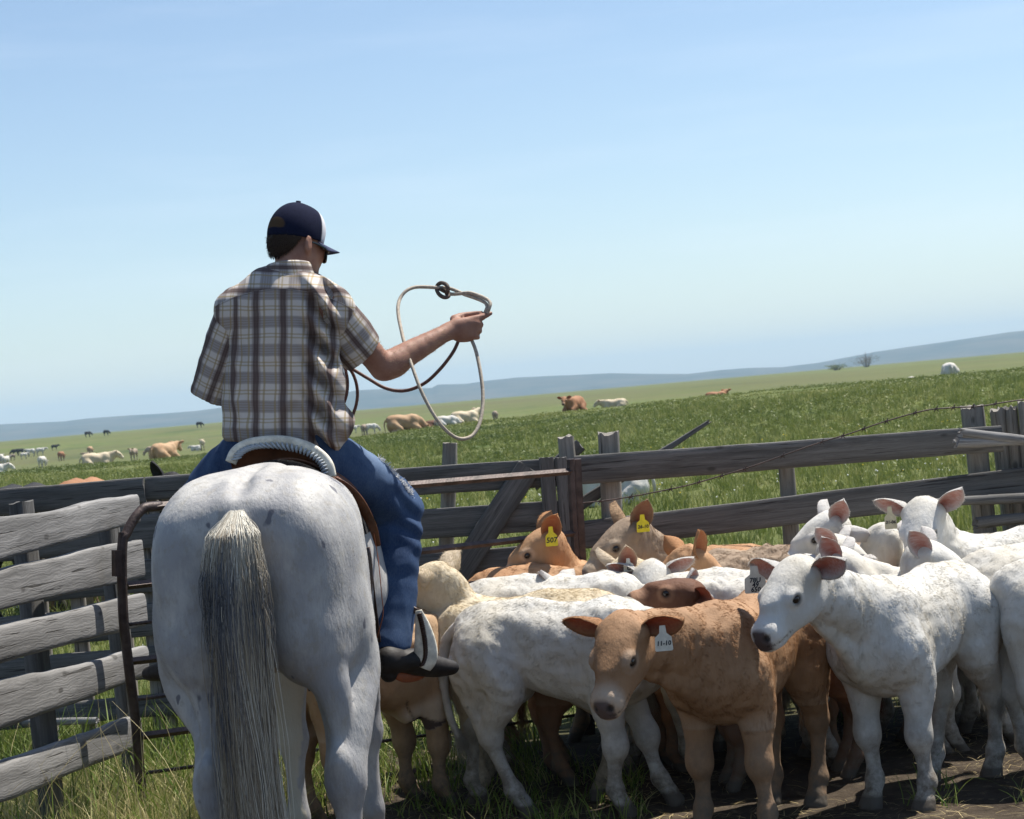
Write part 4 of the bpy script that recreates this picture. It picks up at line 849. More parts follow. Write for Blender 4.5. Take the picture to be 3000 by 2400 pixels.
grey = grey+np.exp(-((np.abs(v[:, 1])-.0)/.06)**2)*np.clip((1.25-zz)*2, 0, 1)*np.clip((-.45-X_)*8, 0, 1)*.6
yel = np.clip((1.0-zz)*6, 0, 1)*(np.abs(v[:, 1]) < .2)*(X_ > -.3)*(X_ < .6)*.8
mesh('body', v, f, M_horse, HRS, attrs={'grey': np.clip(grey, 0, 1), 'yellow': yel, 'hoof': np.clip((.10-zz)*40, 0, 1)})
rng = np.random.default_rng(5)
# short coat, only to break up the outline
p, t3, w = scatter(v, f, 26000, rng, np.where(X_ < .3, 1., .25)); nr = (N[t3]*w[:, :, None]).sum(1); fl = np.tile([-.45, 0, -.9], (len(p), 1))+rng.normal(0, .12, (len(p), 3)); fl = fl-nr*(fl*nr).sum(1)[:, None]; fl /= np.linalg.norm(fl, axis=1)[:, None]
L = rng.uniform(.005, .010, len(p))[:, None]; p0 = p-nr*.002
ho = hair('coat', np.stack([p0, p0+nr*L*.25+fl*L*.5, p0+nr*L*.28+fl*L], 1), np.array([.0004, .00035, .0001]), M_horse, HRS)
# tail
def tailmat():
    t = NT('horse_tail_hair'); a = t.attr('tint'); c = t.ramp(a, [(0, (.045, .047, .055)), (.35, (.13, .13, .14)), (.6, (.30, .25, .18)), (1, (.60, .57, .49))])
    return t.done(c, .45, .35)
M_tail = tailmat()
n = 11000; k = 14; th = rng.uniform(0, 2*np.pi, n); rr = np.sqrt(rng.random(n)); s0 = rng.random(n)**1.1          # where along the dock the hair starts
T = np.linspace(0, 1, k)
cen = np.array([(-.615, 0, 1.435), (-.680, .0, 1.36), (-.710, .0, 1.22), (-.715, .003, 1.05), (-.70, .006, .80), (-.68, .006, .55), (-.665, .006, .30), (-.66, .006, .06)])
wid = np.array([.034, .066, .080, .078, .070, .062, .066, .05]); dep = np.array([.02, .04, .055, .06, .06, .06, .055, .04])
Lf = rng.uniform(.75, 1.0, n); short = rng.random(n) < .26; Lf[short] = rng.uniform(.12, .34, short.sum())
S0 = s0*.30; S1 = np.minimum(1, S0+Lf*(1-S0)); pts = np.zeros((n, k, 3))
fly = np.where(rng.random(n) < .06, rng.normal(0, .035, n), 0); gcl = rng.integers(0, 150, n); gph = rng.uniform(0, 6.28, 150); gof = rng.normal(0, .020, (150, 2)); th = rng.uniform(0, 2*np.pi, 150)[gcl]+rng.normal(0, .35, n)
for a in range(k):
    sp = S0+(S1-S0)*T[a]; C = np.stack([np.interp(sp, np.linspace(0, 1, 8), cen[:, i]) for i in range(3)], 1); Wd = np.interp(sp, np.linspace(0, 1, 8), wid); Dp = np.interp(sp, np.linspace(0, 1, 8), dep)
    e = np.minimum(1, .42+(sp-S0)*6.0); r_ = .12+.88*e*rr**.8
    wob = np.sin(sp*(7+gph[gcl])+gph[gcl])*.004*(1+4*sp)+gof[gcl, 0]*sp+fly*sp+rng.normal(0, .0015, n)
    pts[:, a, 1] = C[:, 1]+np.cos(th)*Wd*r_*np.where(short, 1.22, 1)+wob; pts[:, a, 0] = C[:, 0]+np.sin(th)*Dp*r_-.0; pts[:, a, 2] = C[:, 2]-rng.normal(0, .001, n)-.0*rr
sc_ = np.linspace(0, 1, k)[None]*(S1-S0)[:, None]+S0[:, None]
base_t = np.interp(sc_, [0, .12, .22, .34, .5, .75, 1], [.95, .88, .70, .42, .62, .80, .82]); edge = -np.cos(th)[:, None]*0+np.where(np.cos(th) > .3, -.22, 0)[:, None]*((sc_ > .25) & (sc_ < .62))
tint = np.clip(base_t+edge+(rng.normal(0, .10, n))[:, None]+(rng.random(150)[gcl]-.5)[:, None]*.5, 0, 1)
hair('tail', pts, np.linspace(1.0, .55, k)*.0011, M_tail, HRS, tint=tint)
mc = np.array([tuple(q) for q in [(.70, 0, 1.50), (.95, .04, 1.47), (1.2, .10, 1.46)]]); n = 1500; u = rng.random(n); C = catmull(mc, 50)[(u*49).astype(int)]
d = np.stack([rng.normal(0, .02, n), .05+rng.normal(0, .02, n), -rng.uniform(.1, .24, n)], 1); b = C+rng.normal(0, .008, (n, 3)); hair('mane', np.stack([b, b+d*[.5, 1, .1], b+d*[1, 1.6, .6], b+d*[1, 1.8, 1]], 1), .0012, M_tail, HRS, tint=rng.uniform(.4, 1, n))
HM = HRS.matrix_world
def HL_(x, y, z): return HM@Vector((x, y, z))
if 1:
    for nm, q in (('dock', (-.62, 0, 1.43)), ('croup', (-.3, 0, 1.56)), ('left', (-.35, .33, 1.15)), ('right', (-.35, -.33, 1.15)), ('hockL', (-.6, .2, .6)), ('hockR', (-.55, -.2, .6)), ('cantle', (.12, 0, 1.6)), ('fl', (.63, .125, .5)), ('fr', (.69, -.165, .5)), ('belly', (0, 0, .83)), ('padR', (.3, -.29, 1.2))): print(nm, [round(c) for c in pix(HL_(*q))[:2]])
# ------------------------------------------------------------------ the rider
npv = lambda *a: np.array(P(*a))
def plaidmat():
    t = NT('plaid_cotton'); u = t.new('SeparateXYZ'); yk = t.attr('yk'); vm = t.n.new('ShaderNodeMix'); vm.data_type = 'VECTOR'; t.put(vm.inputs[0], t.math('GREATER_THAN', yk, 0.)); t.put(vm.inputs[4], t.attr('cloth', 'Vector')); t.put(vm.inputs[5], t.attr('cloth2', 'Vector')); t.put(u.inputs[0], vm.outputs[1])
    wob = t.math('MULTIPLY', t.math('SUBTRACT', t.noise(t.attr('cloth', 'Vector'), 7, 3), .5), .014)
    U = t.math('FRACT', t.math('ADD', t.math('MULTIPLY', t.math('ADD', u.outputs[0], wob), 1/.093), 50.38)); Vv = t.math('FRACT', t.math('ADD', t.math('MULTIPLY', t.math('ADD', u.outputs[2], wob), 1/.098), 50.))
    W_ = (.62, .57, .53); Y = (.34, .25, .11); Dk = (.075, .045, .042); G = (.19, .14, .125)
    def line(x, c, w, f=.006): return [(max(0, c-w-f), 0), (c-w, 1), (c+w, 1), (min(1, c+w+f), 0)]
    col = t.mix(t.math('MULTIPLY', t.ramp(Vv, line(0, .5, .18, .06)), .74), W_, (.19, .15, .135))
    col = t.mix(t.math('MULTIPLY', t.ramp(t.math('FRACT', t.math('MULTIPLY', Vv, 11.)), [(.0, 0), (.4, 1), (.6, 1), (1, 0)]), t.math('MULTIPLY', t.ramp(Vv, line(0, .5, .17, .03)), .35)), col, (.5, .5, .52))
    for c_ in (.06, .94): col = t.mix(t.math('MULTIPLY', t.ramp(Vv, line(0, c_, .022, .012)), .55), col, Y)
    for c_ in (.22, .80): col = t.mix(t.math('MULTIPLY', t.ramp(U, line(0, c_, .030, .015)), .62), col, Y)
    col = t.mix(t.math('MULTIPLY', t.ramp(U, line(0, .5, .14, .05)), .60), col, G)
    for c_ in (.45, .55): col = t.mix(t.math('MULTIPLY', t.ramp(U, line(0, c_, .040, .018)), .74), col, Dk)
    col = t.mix(t.math('MULTIPLY', t.ramp(t.math('ABSOLUTE', t.math('SUBTRACT', yk, -.004)), [(0, 1), (.0025, .9), (.0035, 0)]), .55), col, (.12, .09, .085))
    t.bump(t.noise(t.attr('cloth', 'Vector'), 400, 2), .0006)
    m = t.done(col, .85, .15); tr = t.new('BsdfTranslucent', Color=col); ms = t.new('MixShader'); t.put(ms.inputs[0], .12); t.l.new(t.b.outputs[0], ms.inputs[1]); t.l.new(tr.outputs[0], ms.inputs[2]); t.l.new(ms.outputs[0], t.o.inputs[0]); return m
M_plaid = plaidmat()
t = NT('suntanned_skin'); o = t.obj(); c = t.mix(t.ramp(t.noise(o, 22, 4, .6), [(.35, 0), (.7, 1)]), (.34, .185, .13), (.26, .125, .088))
t.bump(t.noise(o, 220, 3, .6), .0012, .6); M_skin = t.done(c, .58, .28); t.b.inputs['Subsurface Weight'].default_value = .08; t.b.inputs['Subsurface Radius'].default_value = (.01, .004, .002)
t = NT('blue_denim'); o = t.obj(); z_ = t.noise(o, 7, 5, .6)
c = t.mix(t.ramp(z_, [(.35, 0), (.65, 1)]), (.018, .038, .092), (.042, .078, .158)); c = t.mix(t.math('MULTIPLY', t.attr('fade'), t.ramp(t.noise(o, 18, 4, .6), [(.3, .5), (.65, 1)])), c, (.20, .27, .38))
c = t.mix(t.ramp(t.noise(t.map(o, (260, 260, 90)), 1, 2), [(.45, 0), (.6, .08)]), c, (.20, .26, .35)); t.bump(t.noise(o, 300, 2), .0008); M_denim = t.done(c, .85, .15)
M_navy = simple('navy_cap_mesh', (.012, .016, .045), .75, .25, 0, 0, .0015, 700)
M_hairb = simple('dark_brown_hair', (.045, .028, .018), .6, .3)
M_shade = simple('dark_green_glass', (.01, .018, .018), .08, .6)
M_boot = simple('worn_black_boot_leather', (.016, .013, .012), .62, .3, 30, .4, .001, 80)
M_leather = simple('brown_saddle_leather', (.13, .050, .022), .45, .45, 12, .35, .002, 60)
M_dleather = simple('dark_oiled_leather', (.045, .022, .014), .5, .4, 12, .35, .002, 60)
M_felt = simple('black_felt_pad', (.018, .017, .017), .95, .1, 40, .3, .004, 120)
M_raw = simple('cream_rawhide', (.66, .62, .52), .5, .35, 25, .25, .002, 50)
M_orange = simple('orange_leather', (.30, .085, .03), .5, .4, 12, .3)
pel, hipR, hipL = npv(832, 1330, 7.0), npv(915, 1345, 7.03), npv(750, 1345, 7.03)
shR, shL = npv(972, 900, 6.99), npv(694, 905, 6.97); nb_ = npv(845, 838, 6.97)
elR, wrR = npv(1122, 1078, 7.12), npv(1312, 972, 7.27); elL, haL = npv(628, 1120, 7.09), npv(930, 1105, 7.42)
knR, anR = npv(1160, 1492, 7.34), npv(1134, 1895, 7.17); knL, anL = npv(580, 1500, 7.34), npv(585, 1890, 7.17)
HC = Vector(P(868, 702, 7.03))
RID = empty('person', Matrix.Translation(pel), 'rider in a plaid shirt, jeans and navy cap swinging a rope from the saddle', 'person')
hf_ = Vector((.74, .64, -.20)); hf_, hs_, hu_ = hframe(hf_, 0)
Rh = np.array([hf_, hs_, hu_]).T
def hp_(a, b, c): return np.array(HC+hf_*a+hs_*b+hu_*c)
def field(pts, m, h): a = np.array(pts); return Field(a.min(0)-m, a.max(0)+m, h)
F = field([HC, pel, shR, shL, elR, wrR, npv(1450, 910, 7.33), elL, haL, knR, anR, knL, anL, npv(1340, 1990, 7.3)], .14, .0078)
# torso, neck
F.chain([npv(836, 905, 6.98), npv(832, 1080, 6.99), npv(832, 1250, 7.0), npv(832, 1350, 7.0)], [.155, .165, .155, .165], 0, (0, 1, 0), .62)
F.chain([nb_+[0, .01, -.03], (nb_+np.array(HC))/2+[0, -.004, -.02], np.array(HC)+[0, 0, -.03]], [.075, .060, .062], .03)
F.cone(nb_+[0, 0, -.05], shR, .055, .06, .05); F.cone(nb_+[0, 0, -.05], shL, .055, .06, .05)
# arms
F.chain([shR, (shR+elR)/2, elR], [.062, .053, .044], .04); F.chain([elR, elR*.62+wrR*.38, wrR], [.044, .046, .030], .02)
F.ell(elR*.86+wrR*.14+np.array([0, 0, -.008]), (.055, .045, .045), .03)
F.chain([shL, (shL+elL)/2, elL], [.060, .050, .043], .04); F.chain([elL, elL*.6+haL*.4, haL], [.043, .043, .030], .02)
# legs
for hp2, kn, an in ((hipR, knR, anR), (hipL, knL, anL)):
    F.chain([hp2, (hp2+kn)/2, kn], [.095, .085, .062], .05); F.chain([kn, kn*.65+an*.35, an], [.060, .058, .042], .02)
# head
def E(c, r, k=.02, op=1): F.ell(hp_(*c), r, k, Rh, op)
E((.088, 0, -.03), (.022, .05, .05), .02); E((0, 0, .03), (.098, .078, .098)); E((.030, 0, -.055), (.068, .060, .080), .03); E((.062, 0, -.115), (.032, .032, .026), .03); E((.0, 0, -.06), (.07, .060, .06), .03)
for sd in (1, -1): F.cone(hp_(.0, sd*.052, -.065), hp_(.055, sd*.03, -.115), .020, .018, .03)
F.cone(hp_(.090, 0, -.005), hp_(.112, 0, -.045), .010, .015, .015); F.ell(hp_(.104, 0, -.048), (.014, .017, .010), .01, Rh)
F.cone(hp_(.088, .018, -.078), hp_(.088, -.018, -.078), .010, .010, .012); F.cone(hp_(.098, .02, -.073), hp_(.098, -.02, -.073), .003, .003, .003, op=-1)
for sd in (1, -1):
    E((.078, sd*.030, -.012), (.014, .018, .012), .01, -1); E((.072, sd*.030, -.012), (.012, .013, .012), .004)
    F.ell(hp_(-.004, sd*.086, -.028), (.021, .010, .036), .005, np.array([hf_*math.cos(.3)+hs_*sd*-.3, hs_*sd*math.cos(.3)+hf_*.3, hu_]).T); F.ell(hp_(.001, sd*.097, -.024), (.010, .008, .020), .004, Rh, -1)
# right hand
ax = (wrR-elR)/np.linalg.norm(wrR-elR)
F.chain([wrR, npv(1338, 962, 7.28), npv(1362, 962, 7.295)], [.029, .036, .038], .02, (0, 1, 0), .62)
F.chain([npv(1345, 985, 7.29), npv(1376, 985, 7.30)], [.024, .022], .015, (0, 1, 0), .7)
F.chain([npv(1362, 944, 7.29), npv(1392, 934, 7.30), npv(1418, 927, 7.31), npv(1438, 917, 7.32)], [.017, .0135, .0115, .0095], .012)
F.chain([npv(1330, 936, 7.31), npv(1358, 925, 7.33), npv(1388, 921, 7.335), npv(1412, 917, 7.325)], [.018, .013, .0115, .0095], .012)
for (x, y, r) in ((1402, 948, .0125), (1399, 967, .0115), (1393, 985, .0105)): F.chain([npv(1372, y-1, 7.285), npv(x+2, y+1, 7.295), npv(x+5, y+5, 7.325), npv(x-22, y+6, 7.345)], [r*.95, r*.88, r*.88, r*.8], .002)
# left hand holding the coils
F.ell(haL+[.02, .02, 0], (.045, .03, .04), .02)
for k in range(4): b = haL+np.array([.03+.008*k, .0, .026-.019*k]); F.chain([b, b+[.035, .01, 0], b+[.04, .04, 0], b+[.01, .045, 0]], [.011, .010, .010, .008], .005)
F.chain([haL+[0, .0, .03], haL+[.03, -.005, .05], haL+[.06, .0, .045]], [.014, .012, .009], .01)
v, f = F.mesh(2); mesh('body', local(RID, v), f, M_skin, RID)
# arm hair glint
rng = np.random.default_rng(9); N = vnormals(v, f); ta = np.clip(((v-elR)@ax)/.3, -1, 2); msk = ((ta > -.02) & (ta < .98) & (v[:, 0] > elR[0]-.06) & (v[:, 2] > 1.6) & (v[:, 2] < 2.2)).astype(float)
p, t3, w = scatter(v, f, 1300, rng, msk); nr = (N[t3]*w[:, :, None]).sum(1); L = rng.uniform(.003, .006, len(p))[:, None]; fl = ax+rng.normal(0, .4, (len(p), 3)); pts = np.stack([p, p+nr*L*.3+fl*L*.5, p+nr*L*.4+fl*L], 1)
hair('arm_hair', local(RID, pts.reshape(-1, 3)).reshape(pts.shape), .00022, simple('fair_arm_hair', (.5, .36, .2), .4), RID)
# ---- shirt
def wrinkle(v, N, amp, sd_=0, dirs=((9, 9, 2.2), (5, 5, 16))):
    d = 0
    for k, s_ in enumerate(dirs): x = vnoise(v*np.array(s_)+sd_+k*3, 1.); d = d+(1-np.abs(2*x-1)*1.6)*(.6 if k else 1)
    return v+N*(d*amp)[:, None]
uR = np.array(RT); uU = np.array(UP)
def clothattr(v, o, rot=0, swap=None):
    d = v-o; a = d@uR; b = d@uU; a2 = a*math.cos(rot)+b*math.sin(rot); b2 = -a*math.sin(rot)+b*math.cos(rot)
    a2 = a2+np.sign(a2)*np.maximum(np.abs(a2)-.12, 0)*.5
    if swap is not None: m = swap(v, a, b); a2, b2 = np.where(m, b2*1.3+.02, a2), np.where(m, a2, b2)
    return np.stack([a2, np.zeros(len(v)), b2], -1)
F = field([npv(640, 830, 6.98), npv(1010, 1380, 7.0)], .17, .0075)
F.chain([npv(836, 935, 6.985), npv(828, 1060, 6.99), npv(822, 1200, 6.995), npv(826, 1320, 6.995), npv(832, 1380, 7.0)], [.185, .197, .196, .198, .198], 0, (0, 1, 0), .66)
F.cone(npv(845, 866, 6.98), npv(972, 908, 6.985), .075, .078, .06); F.cone(npv(842, 866, 6.98), npv(698, 912, 6.975), .075, .078, .06)
F.ell(npv(972, 1238, 6.98), (.075, .10, .07), .05); F.ell(npv(930, 1120, 6.93), (.09, .05, .12), .06)
hemn = (-uU*1.0+uR*(-.10)); hemn /= np.linalg.norm(hemn); F.cut(hemn, float(hemn@npv(830, 1302, 6.9)))
F.chain([npv(826, 1200, 6.995), npv(832, 1400, 7.0)], [.185, .185], .0, (0, 1, 0), .62, n=3) if 0 else None
v, f = F.mesh(3); N = vnormals(v, f); va = clothattr(v, npv(834, 1150, 7)); va2 = clothattr(v, npv(834, 1150, 7), 0, lambda v, a, b: a > -9); d_ = v-npv(834, 1150, 7); yk_ = d_@uU-(.358-1.1*(d_@uR)**2); yk_ = np.where(np.abs(yk_) < 1e-5, 1e-5, yk_)
low = np.clip((1.0-(v-npv(830, 1302, 7))@uU/.12), 0, 1)
v = wrinkle(v, N, .0080, 1.7, ((6, 6, 1.6), (5, 5, 13), (13, 13, 5)))
for (x0, y0, x1, y1, am, wd) in ((985, 1010, 900, 1290, .016, .020), (940, 960, 985, 1200, .012, .014), (1000, 1060, 960, 1300, .014, .018), (700, 1010, 720, 1290, .010, .018), (930, 880, 985, 1010, .012, .012), (960, 870, 1000, 960, .010, .010), (880, 1150, 800, 1300, .008, .02), (690, 960, 730, 1100, .009, .014)):
    a_, b_ = npv(x0, y0, 6.99), npv(x1, y1, 6.99); ab_ = b_-a_; L_ = np.linalg.norm(ab_); ab_ /= L_; q_ = v-a_; tt_ = q_@ab_; sd_ = np.cross(ab_, [0, 1., 0]); cr_ = q_@sd_+.02*np.sin(tt_*14); v = v+N*((am*np.exp(-(cr_/wd)**2)-am*.7*np.exp(-((cr_-wd*1.7)/wd)**2))*np.clip(tt_/L_*4, 0, 1)*np.clip((1-tt_/L_)*4, 0, 1)*(N[:, 1] < .3))[:, None]; v = v+np.outer(np.exp(-(((v-npv(955, 1000, 7))@uR)/.05)**2)*np.sin(((v-npv(955, 1000, 7))@uU)*55+((v-npv(955, 1000, 7))@uR)*70)*.006, [0, -1, 0])
SH = mesh('shirt', local(RID, v), f, M_plaid, RID, attrs={'cloth': va, 'cloth2': va2, 'yk': yk_})
# yoke seam and centre pleat
seam = [npv(x, y, 6.985-dp) for x, y, dp in ((672, 866, .07), (720, 852, .10), (790, 846, .125), (860, 843, .125), (930, 852, .10), (985, 880, .07))]
# collar
rc = []
for a in np.linspace(0, 2*np.pi, 40, endpoint=False): rc.append(nb_+np.array([.088*math.cos(a), .080*math.sin(a)+.008, .0])+uR*.0+np.array([0, 0, .012*math.sin(a)*-1]))
rc = np.array(rc); V = []; 
for dz, sc_ in ((-.020, 1.30), (.010, 1.16), (.040, 1.02), (.064, .93), (.068, .90), (.060, .87), (-.02, .93)): V.append(nb_+(rc-nb_)*[sc_, sc_, 1]+uU*dz*1.1)
V = np.concatenate(V); Fc = [(a*40+b, a*40+(b+1) % 40, (a+1)*40+(b+1) % 40, (a+1)*40+b) for a in range(6) for b in range(40)]
ang_ = np.arctan2(V[:, 1]-nb_[1], V[:, 0]-nb_[0])*.09; mesh('collar', local(RID, V), Fc, M_plaid, RID, attrs={'cloth': np.stack([(V-nb_)@uU*1.5+.012, 0*ang_, ang_], -1)})
def sleeve(sh, el, en, r0, r1, sd_, nrm):
    F = field([sh, en], .16, .0075); d = (en-sh); d /= np.linalg.norm(d); e2 = en+d*.03
    F.chain([sh, (sh+en)/2, e2], [r0, (r0+r1)/2+.004, r1], 0, (0, 1, 0), .85); n_ = d+np.array(nrm); n_ /= np.linalg.norm(n_); F.cut(n_, float(n_@en))
    F.cone(en-d*.07, en+d*.2, r1*.75, r1*.90, .004, (0, 1, 0), .85, -1)
    v, f = F.mesh(2); N = vnormals(v, f); side = np.cross(d, [0, 1, 0]); side /= np.linalg.norm(side)
    at = np.stack([(v-sh)@side*1.25, 0*v[:, 0], (v-sh)@d], -1); v = wrinkle(v, N, .0042, sd_, ((8, 8, 8), (20, 20, 6))); mesh('sleeve', local(RID, v), f, M_plaid, RID, attrs={'cloth': at})
sleeve(shR+np.array([-.02, 0, -.0]), elR, npv(1066, 1038, 7.075), .083, .080, 4.4, uR*.25)
sleeve(shL+np.array([.015, 0, -.0]), elL, npv(612, 1168, 7.045), .080, .068, 8.1, (0, 0, 0))
# ---- jeans, boots
F = field([hipR, hipL, knR, anR, knL, anL], .15, .0078)
F.chain([npv(832, 1290, 7.0), npv(832, 1350, 7.0)], [.172, .17], 0, (0, 1, 0), .68)
for hp2, kn, an, ou in ((hipR, knR, anR, .006), (hipL, knL, anL, -.006)):
    F.chain([hp2, (hp2+kn)/2+[0, 0, .012], kn], [.122, .116, .096], .06); F.chain([kn, kn*.55+an*.45+np.array([ou*2, 0, 0]), an+[0, 0, .0]], [.094, .086, .084], .02)
for an in (anR, anL): F.cut(np.array([0, 0, -1.]), -(anR[2]-.010)) if an is anR else None
v, f = F.mesh(2); N = vnormals(v, f)
kd = np.linalg.norm(v-(knR+[-.03, 0, -.05]), axis=1); kk = np.exp(-(kd/.16)**2); ph = (v-knR)@np.array([.55, .2, 1.]); v = v+N*(kk*np.sin(ph*62+vnoise(v, 7)*7)*.010)[:, None]
v = wrinkle(v, N, .0055, 3.1, ((7, 7, 13), (12, 12, 3)))
sdv = (v-hipR)-np.outer((v-hipR)@((knR-hipR)/np.linalg.norm(knR-hipR)), (knR-hipR)/np.linalg.norm(knR-hipR)); fade = np.clip(N[:, 2]*1.2-.35, 0, 1)*.0+np.exp(-(np.linalg.norm(v-(knR*.5+hipR*.5+[.03, 0, .09]), axis=1)/.10)**2)*.8+np.exp(-(np.linalg.norm(v-(anR+[.03, 0, .08]), axis=1)/.06)**2)*.35
mesh('jeans', local(RID, v), f, M_denim, RID, attrs={'fade': np.clip(fade, 0, 1)})
n = 260; u = rng.random(n); a0, a1 = npv(1108, 1345, 7.18), npv(1205, 1452, 7.28); b = a0*(1-u)[:, None]+a1*u[:, None]+rng.normal(0, .004, (n, 3)); d = uR*.008+uU*.007+rng.normal(0, .005, (n, 3))
pts = np.stack([b-d*.5, b+d*.4, b+d+rng.normal(0, .004, (n, 3))], 1); hair('frayed_denim', local(RID, pts.reshape(-1, 3)).reshape(pts.shape), .0009, simple('white_frayed_cotton', (.72, .72, .72), .9), RID)
def seamline(pts, r=.0022, mat=None, nm='seam'): v, f = tube(pts, r, n=60, seg=6); return mesh(nm, local(RID, v), f, mat or M_denim, RID)
for an, toe, hl in ((anR, npv(1334, 1958, 7.24), npv(1136, 1938, 7.10)), (anL, npv(430, 1975, 7.30), npv(600, 1945, 7.12))):
    F = field([an, toe, hl], .12, .006); d = toe-hl; d /= np.linalg.norm(d)
    F.chain([an+[0, 0, .06], an+[0, 0, -.01], hl+[.0, 0, .01]], [.064, .062, .050], 0); F.chain([hl+d*.01, hl+d*.10+[0, 0, .012], hl+d*.18+[0, 0, .0], toe-d*.022], [.048, .053, .050, .034], .04, (0, 0, 1), .82)
    F.cone(hl+[0, 0, -.045], hl+[0, 0, -.02], .032, .036, .004); F.chain([hl+d*.09+[0, 0, -.022], hl+d*.17+[0, 0, -.026], toe-d*.02+[0, 0, -.004]], [.036, .038, .018], .004, (0, 0, 1), .35)
    v, f = F.mesh(2); mesh('boot', local(RID, v), f, M_boot, RID)
# ---- cap
F = Field(np.array(HC)-.17, np.array(HC)+.17, .005)
F.ell(hp_(-.004, 0, .012), (.108, .088, .122), 0, Rh); F.ell(hp_(.045, 0, .05), (.058, .062, .066), .03, Rh)
F.cut(-np.array(hu_), float(-np.array(hu_)@hp_(0, 0, -.006)))
F.ell(hp_(-.004, 0, -.02), (.100, .080, .10), .002, Rh, -1)
v, f = F.mesh(1); rel = (v-np.array(HC))@Rh
t = NT('trucker_cap'); at = t.attr('front'); ho = t.attr('opening'); gr = t.new('TexVoronoi', Scale=170.); t.put(gr.inputs['Vector'], t.obj()); c = t.mix(t.ramp(gr.outputs[0], [(.2, 0), (.5, .4)]), (.006, .008, .022), (.016, .02, .05))
c = t.mix(at, c, (.62, .62, .66)); c = t.mix(ho, c, (.075, .048, .028)); M_cap = t.done(c, .9, .08)
op = np.clip((1-np.sqrt(((rel[:, 1]+.012)/.042)**2+((rel[:, 2]-.030)/.034)**2))*12, 0, 1)*(rel[:, 0] < -.05)*(rel[:, 2] > .022)
CP = mesh('cap', local(RID, v), f, M_cap, RID, attrs={'front': np.clip((rel[:, 0]-.056)*160, 0, 1), 'opening': op})
V = []; nb2 = 17; mb = 9
for side in (0, 1):
    for i in range(mb):
        for j in range(nb2):
            a = -1.15+2.3*j/(nb2-1); e = i/(mb-1); r0 = np.array([.098*math.cos(a), .083*math.sin(a)]); ln = .082*math.cos(a*.98)**.7 if abs(a*.98) < 1.55 else 0
            q = r0+np.array([e*ln, r0[1]*.10*e]); V.append(hp_(q[0], q[1], -.004-(q[1]/.083)**2*.018*(.25+e*.75)-e*.012-side*.0028))
Fb = []
for i in range(mb-1):
    for j in range(nb2-1): a = i*nb2+j; b = a+mb*nb2; Fb += [(a, a+1, a+nb2+1, a+nb2), (b, b+nb2, b+nb2+1, b+1)]
for j in range(nb2-1): a = (mb-1)*nb2+j; b = a+mb*nb2; Fb.append((a, a+1, b+1, b))
for i in range(mb-1):
    for j in (0, nb2-1): a = i*nb2+j; b = a+mb*nb2; Fb.append((a, a+nb2, b+nb2, b))
mesh('brim', local(RID, np.array(V)), Fb, simple('navy_brim', (.03, .038, .085), .8, .2), CP)
v, f = tube([hp_(-.004, 0, .130), hp_(-.004, 0, .140)], .009, n=3, seg=12); mesh('button', local(RID, v), f, M_navy, CP)
# ---- sunglasses
gl = []
for sd in (1, -1):
    q = [hp_(.112-.016*abs(b)/.03*0, 0, 0)]
    th = np.linspace(0, 2*np.pi, 20, endpoint=False); rng_ = []
    for dd in (.0, .004):
        rng_.append([hp_(.116-dd-.45*max(0, abs(.034+.029*math.cos(a))-.02), sd*(.034+.029*np.sign(math.cos(a))*abs(math.cos(a))**.7), -.047+.024*np.sign(math.sin(a))*abs(math.sin(a))**.75) for a in th])
    V = np.array(rng_[0]+rng_[1]); Fg = [tuple(range(20)), tuple(range(39, 19, -1))]+[(j, (j+1) % 20, 20+(j+1) % 20, 20+j) for j in range(20)]; gl.append((V, Fg))
    gl.append(tube([hp_(.096, sd*.064, -.034), hp_(.085, sd*.074, -.030), hp_(.04, sd*.081, -.020), hp_(-.005, sd*.084, -.016)], [.009, .006, .004, .003], n=14, seg=6))
gl.append(tube([hp_(.112, .008, -.040), hp_(.116, 0, -.038), hp_(.112, -.008, -.040)], .003, n=6, seg=6)); v, f = join(*gl); mesh('sunglasses', local(RID, v), f, M_shade, RID, smooth=False)
# ---- hair below the cap
F = Field(np.array(HC)-.16, np.array(HC)+.14, .005); F.ell(hp_(-.006, 0, .0), (.102, .084, .10), 0, Rh); F.ell(hp_(-.02, 0, -.045), (.075, .062, .045), .02, Rh)
F.cut(np.array(hu_), float(np.array(hu_)@hp_(0, 0, .0))); F.cut(np.array(hf_)*.86-np.array(hu_)*.5, float((np.array(hf_)*.86-np.array(hu_)*.5)@hp_(-.034, 0, -.012)))
v, f = F.mesh(1); hv_ = mesh('hair', local(RID, v), f, M_hairb, RID); N = vnormals(v, f); p, t3, w = scatter(v, f, 2600, rng); nr = (N[t3]*w[:, :, None]).sum(1); L = rng.uniform(.004, .009, len(p))[:, None]; fl = -np.array(hu_)-np.array(hf_)*.3+rng.normal(0, .25, (len(p), 3))
pts = np.stack([p, p+nr*L*.3+fl*L*.5, p+nr*L*.45+fl*L], 1); hair('strands', local(RID, pts.reshape(-1, 3)).reshape(pts.shape),   .0005, M_hairb, hv_)

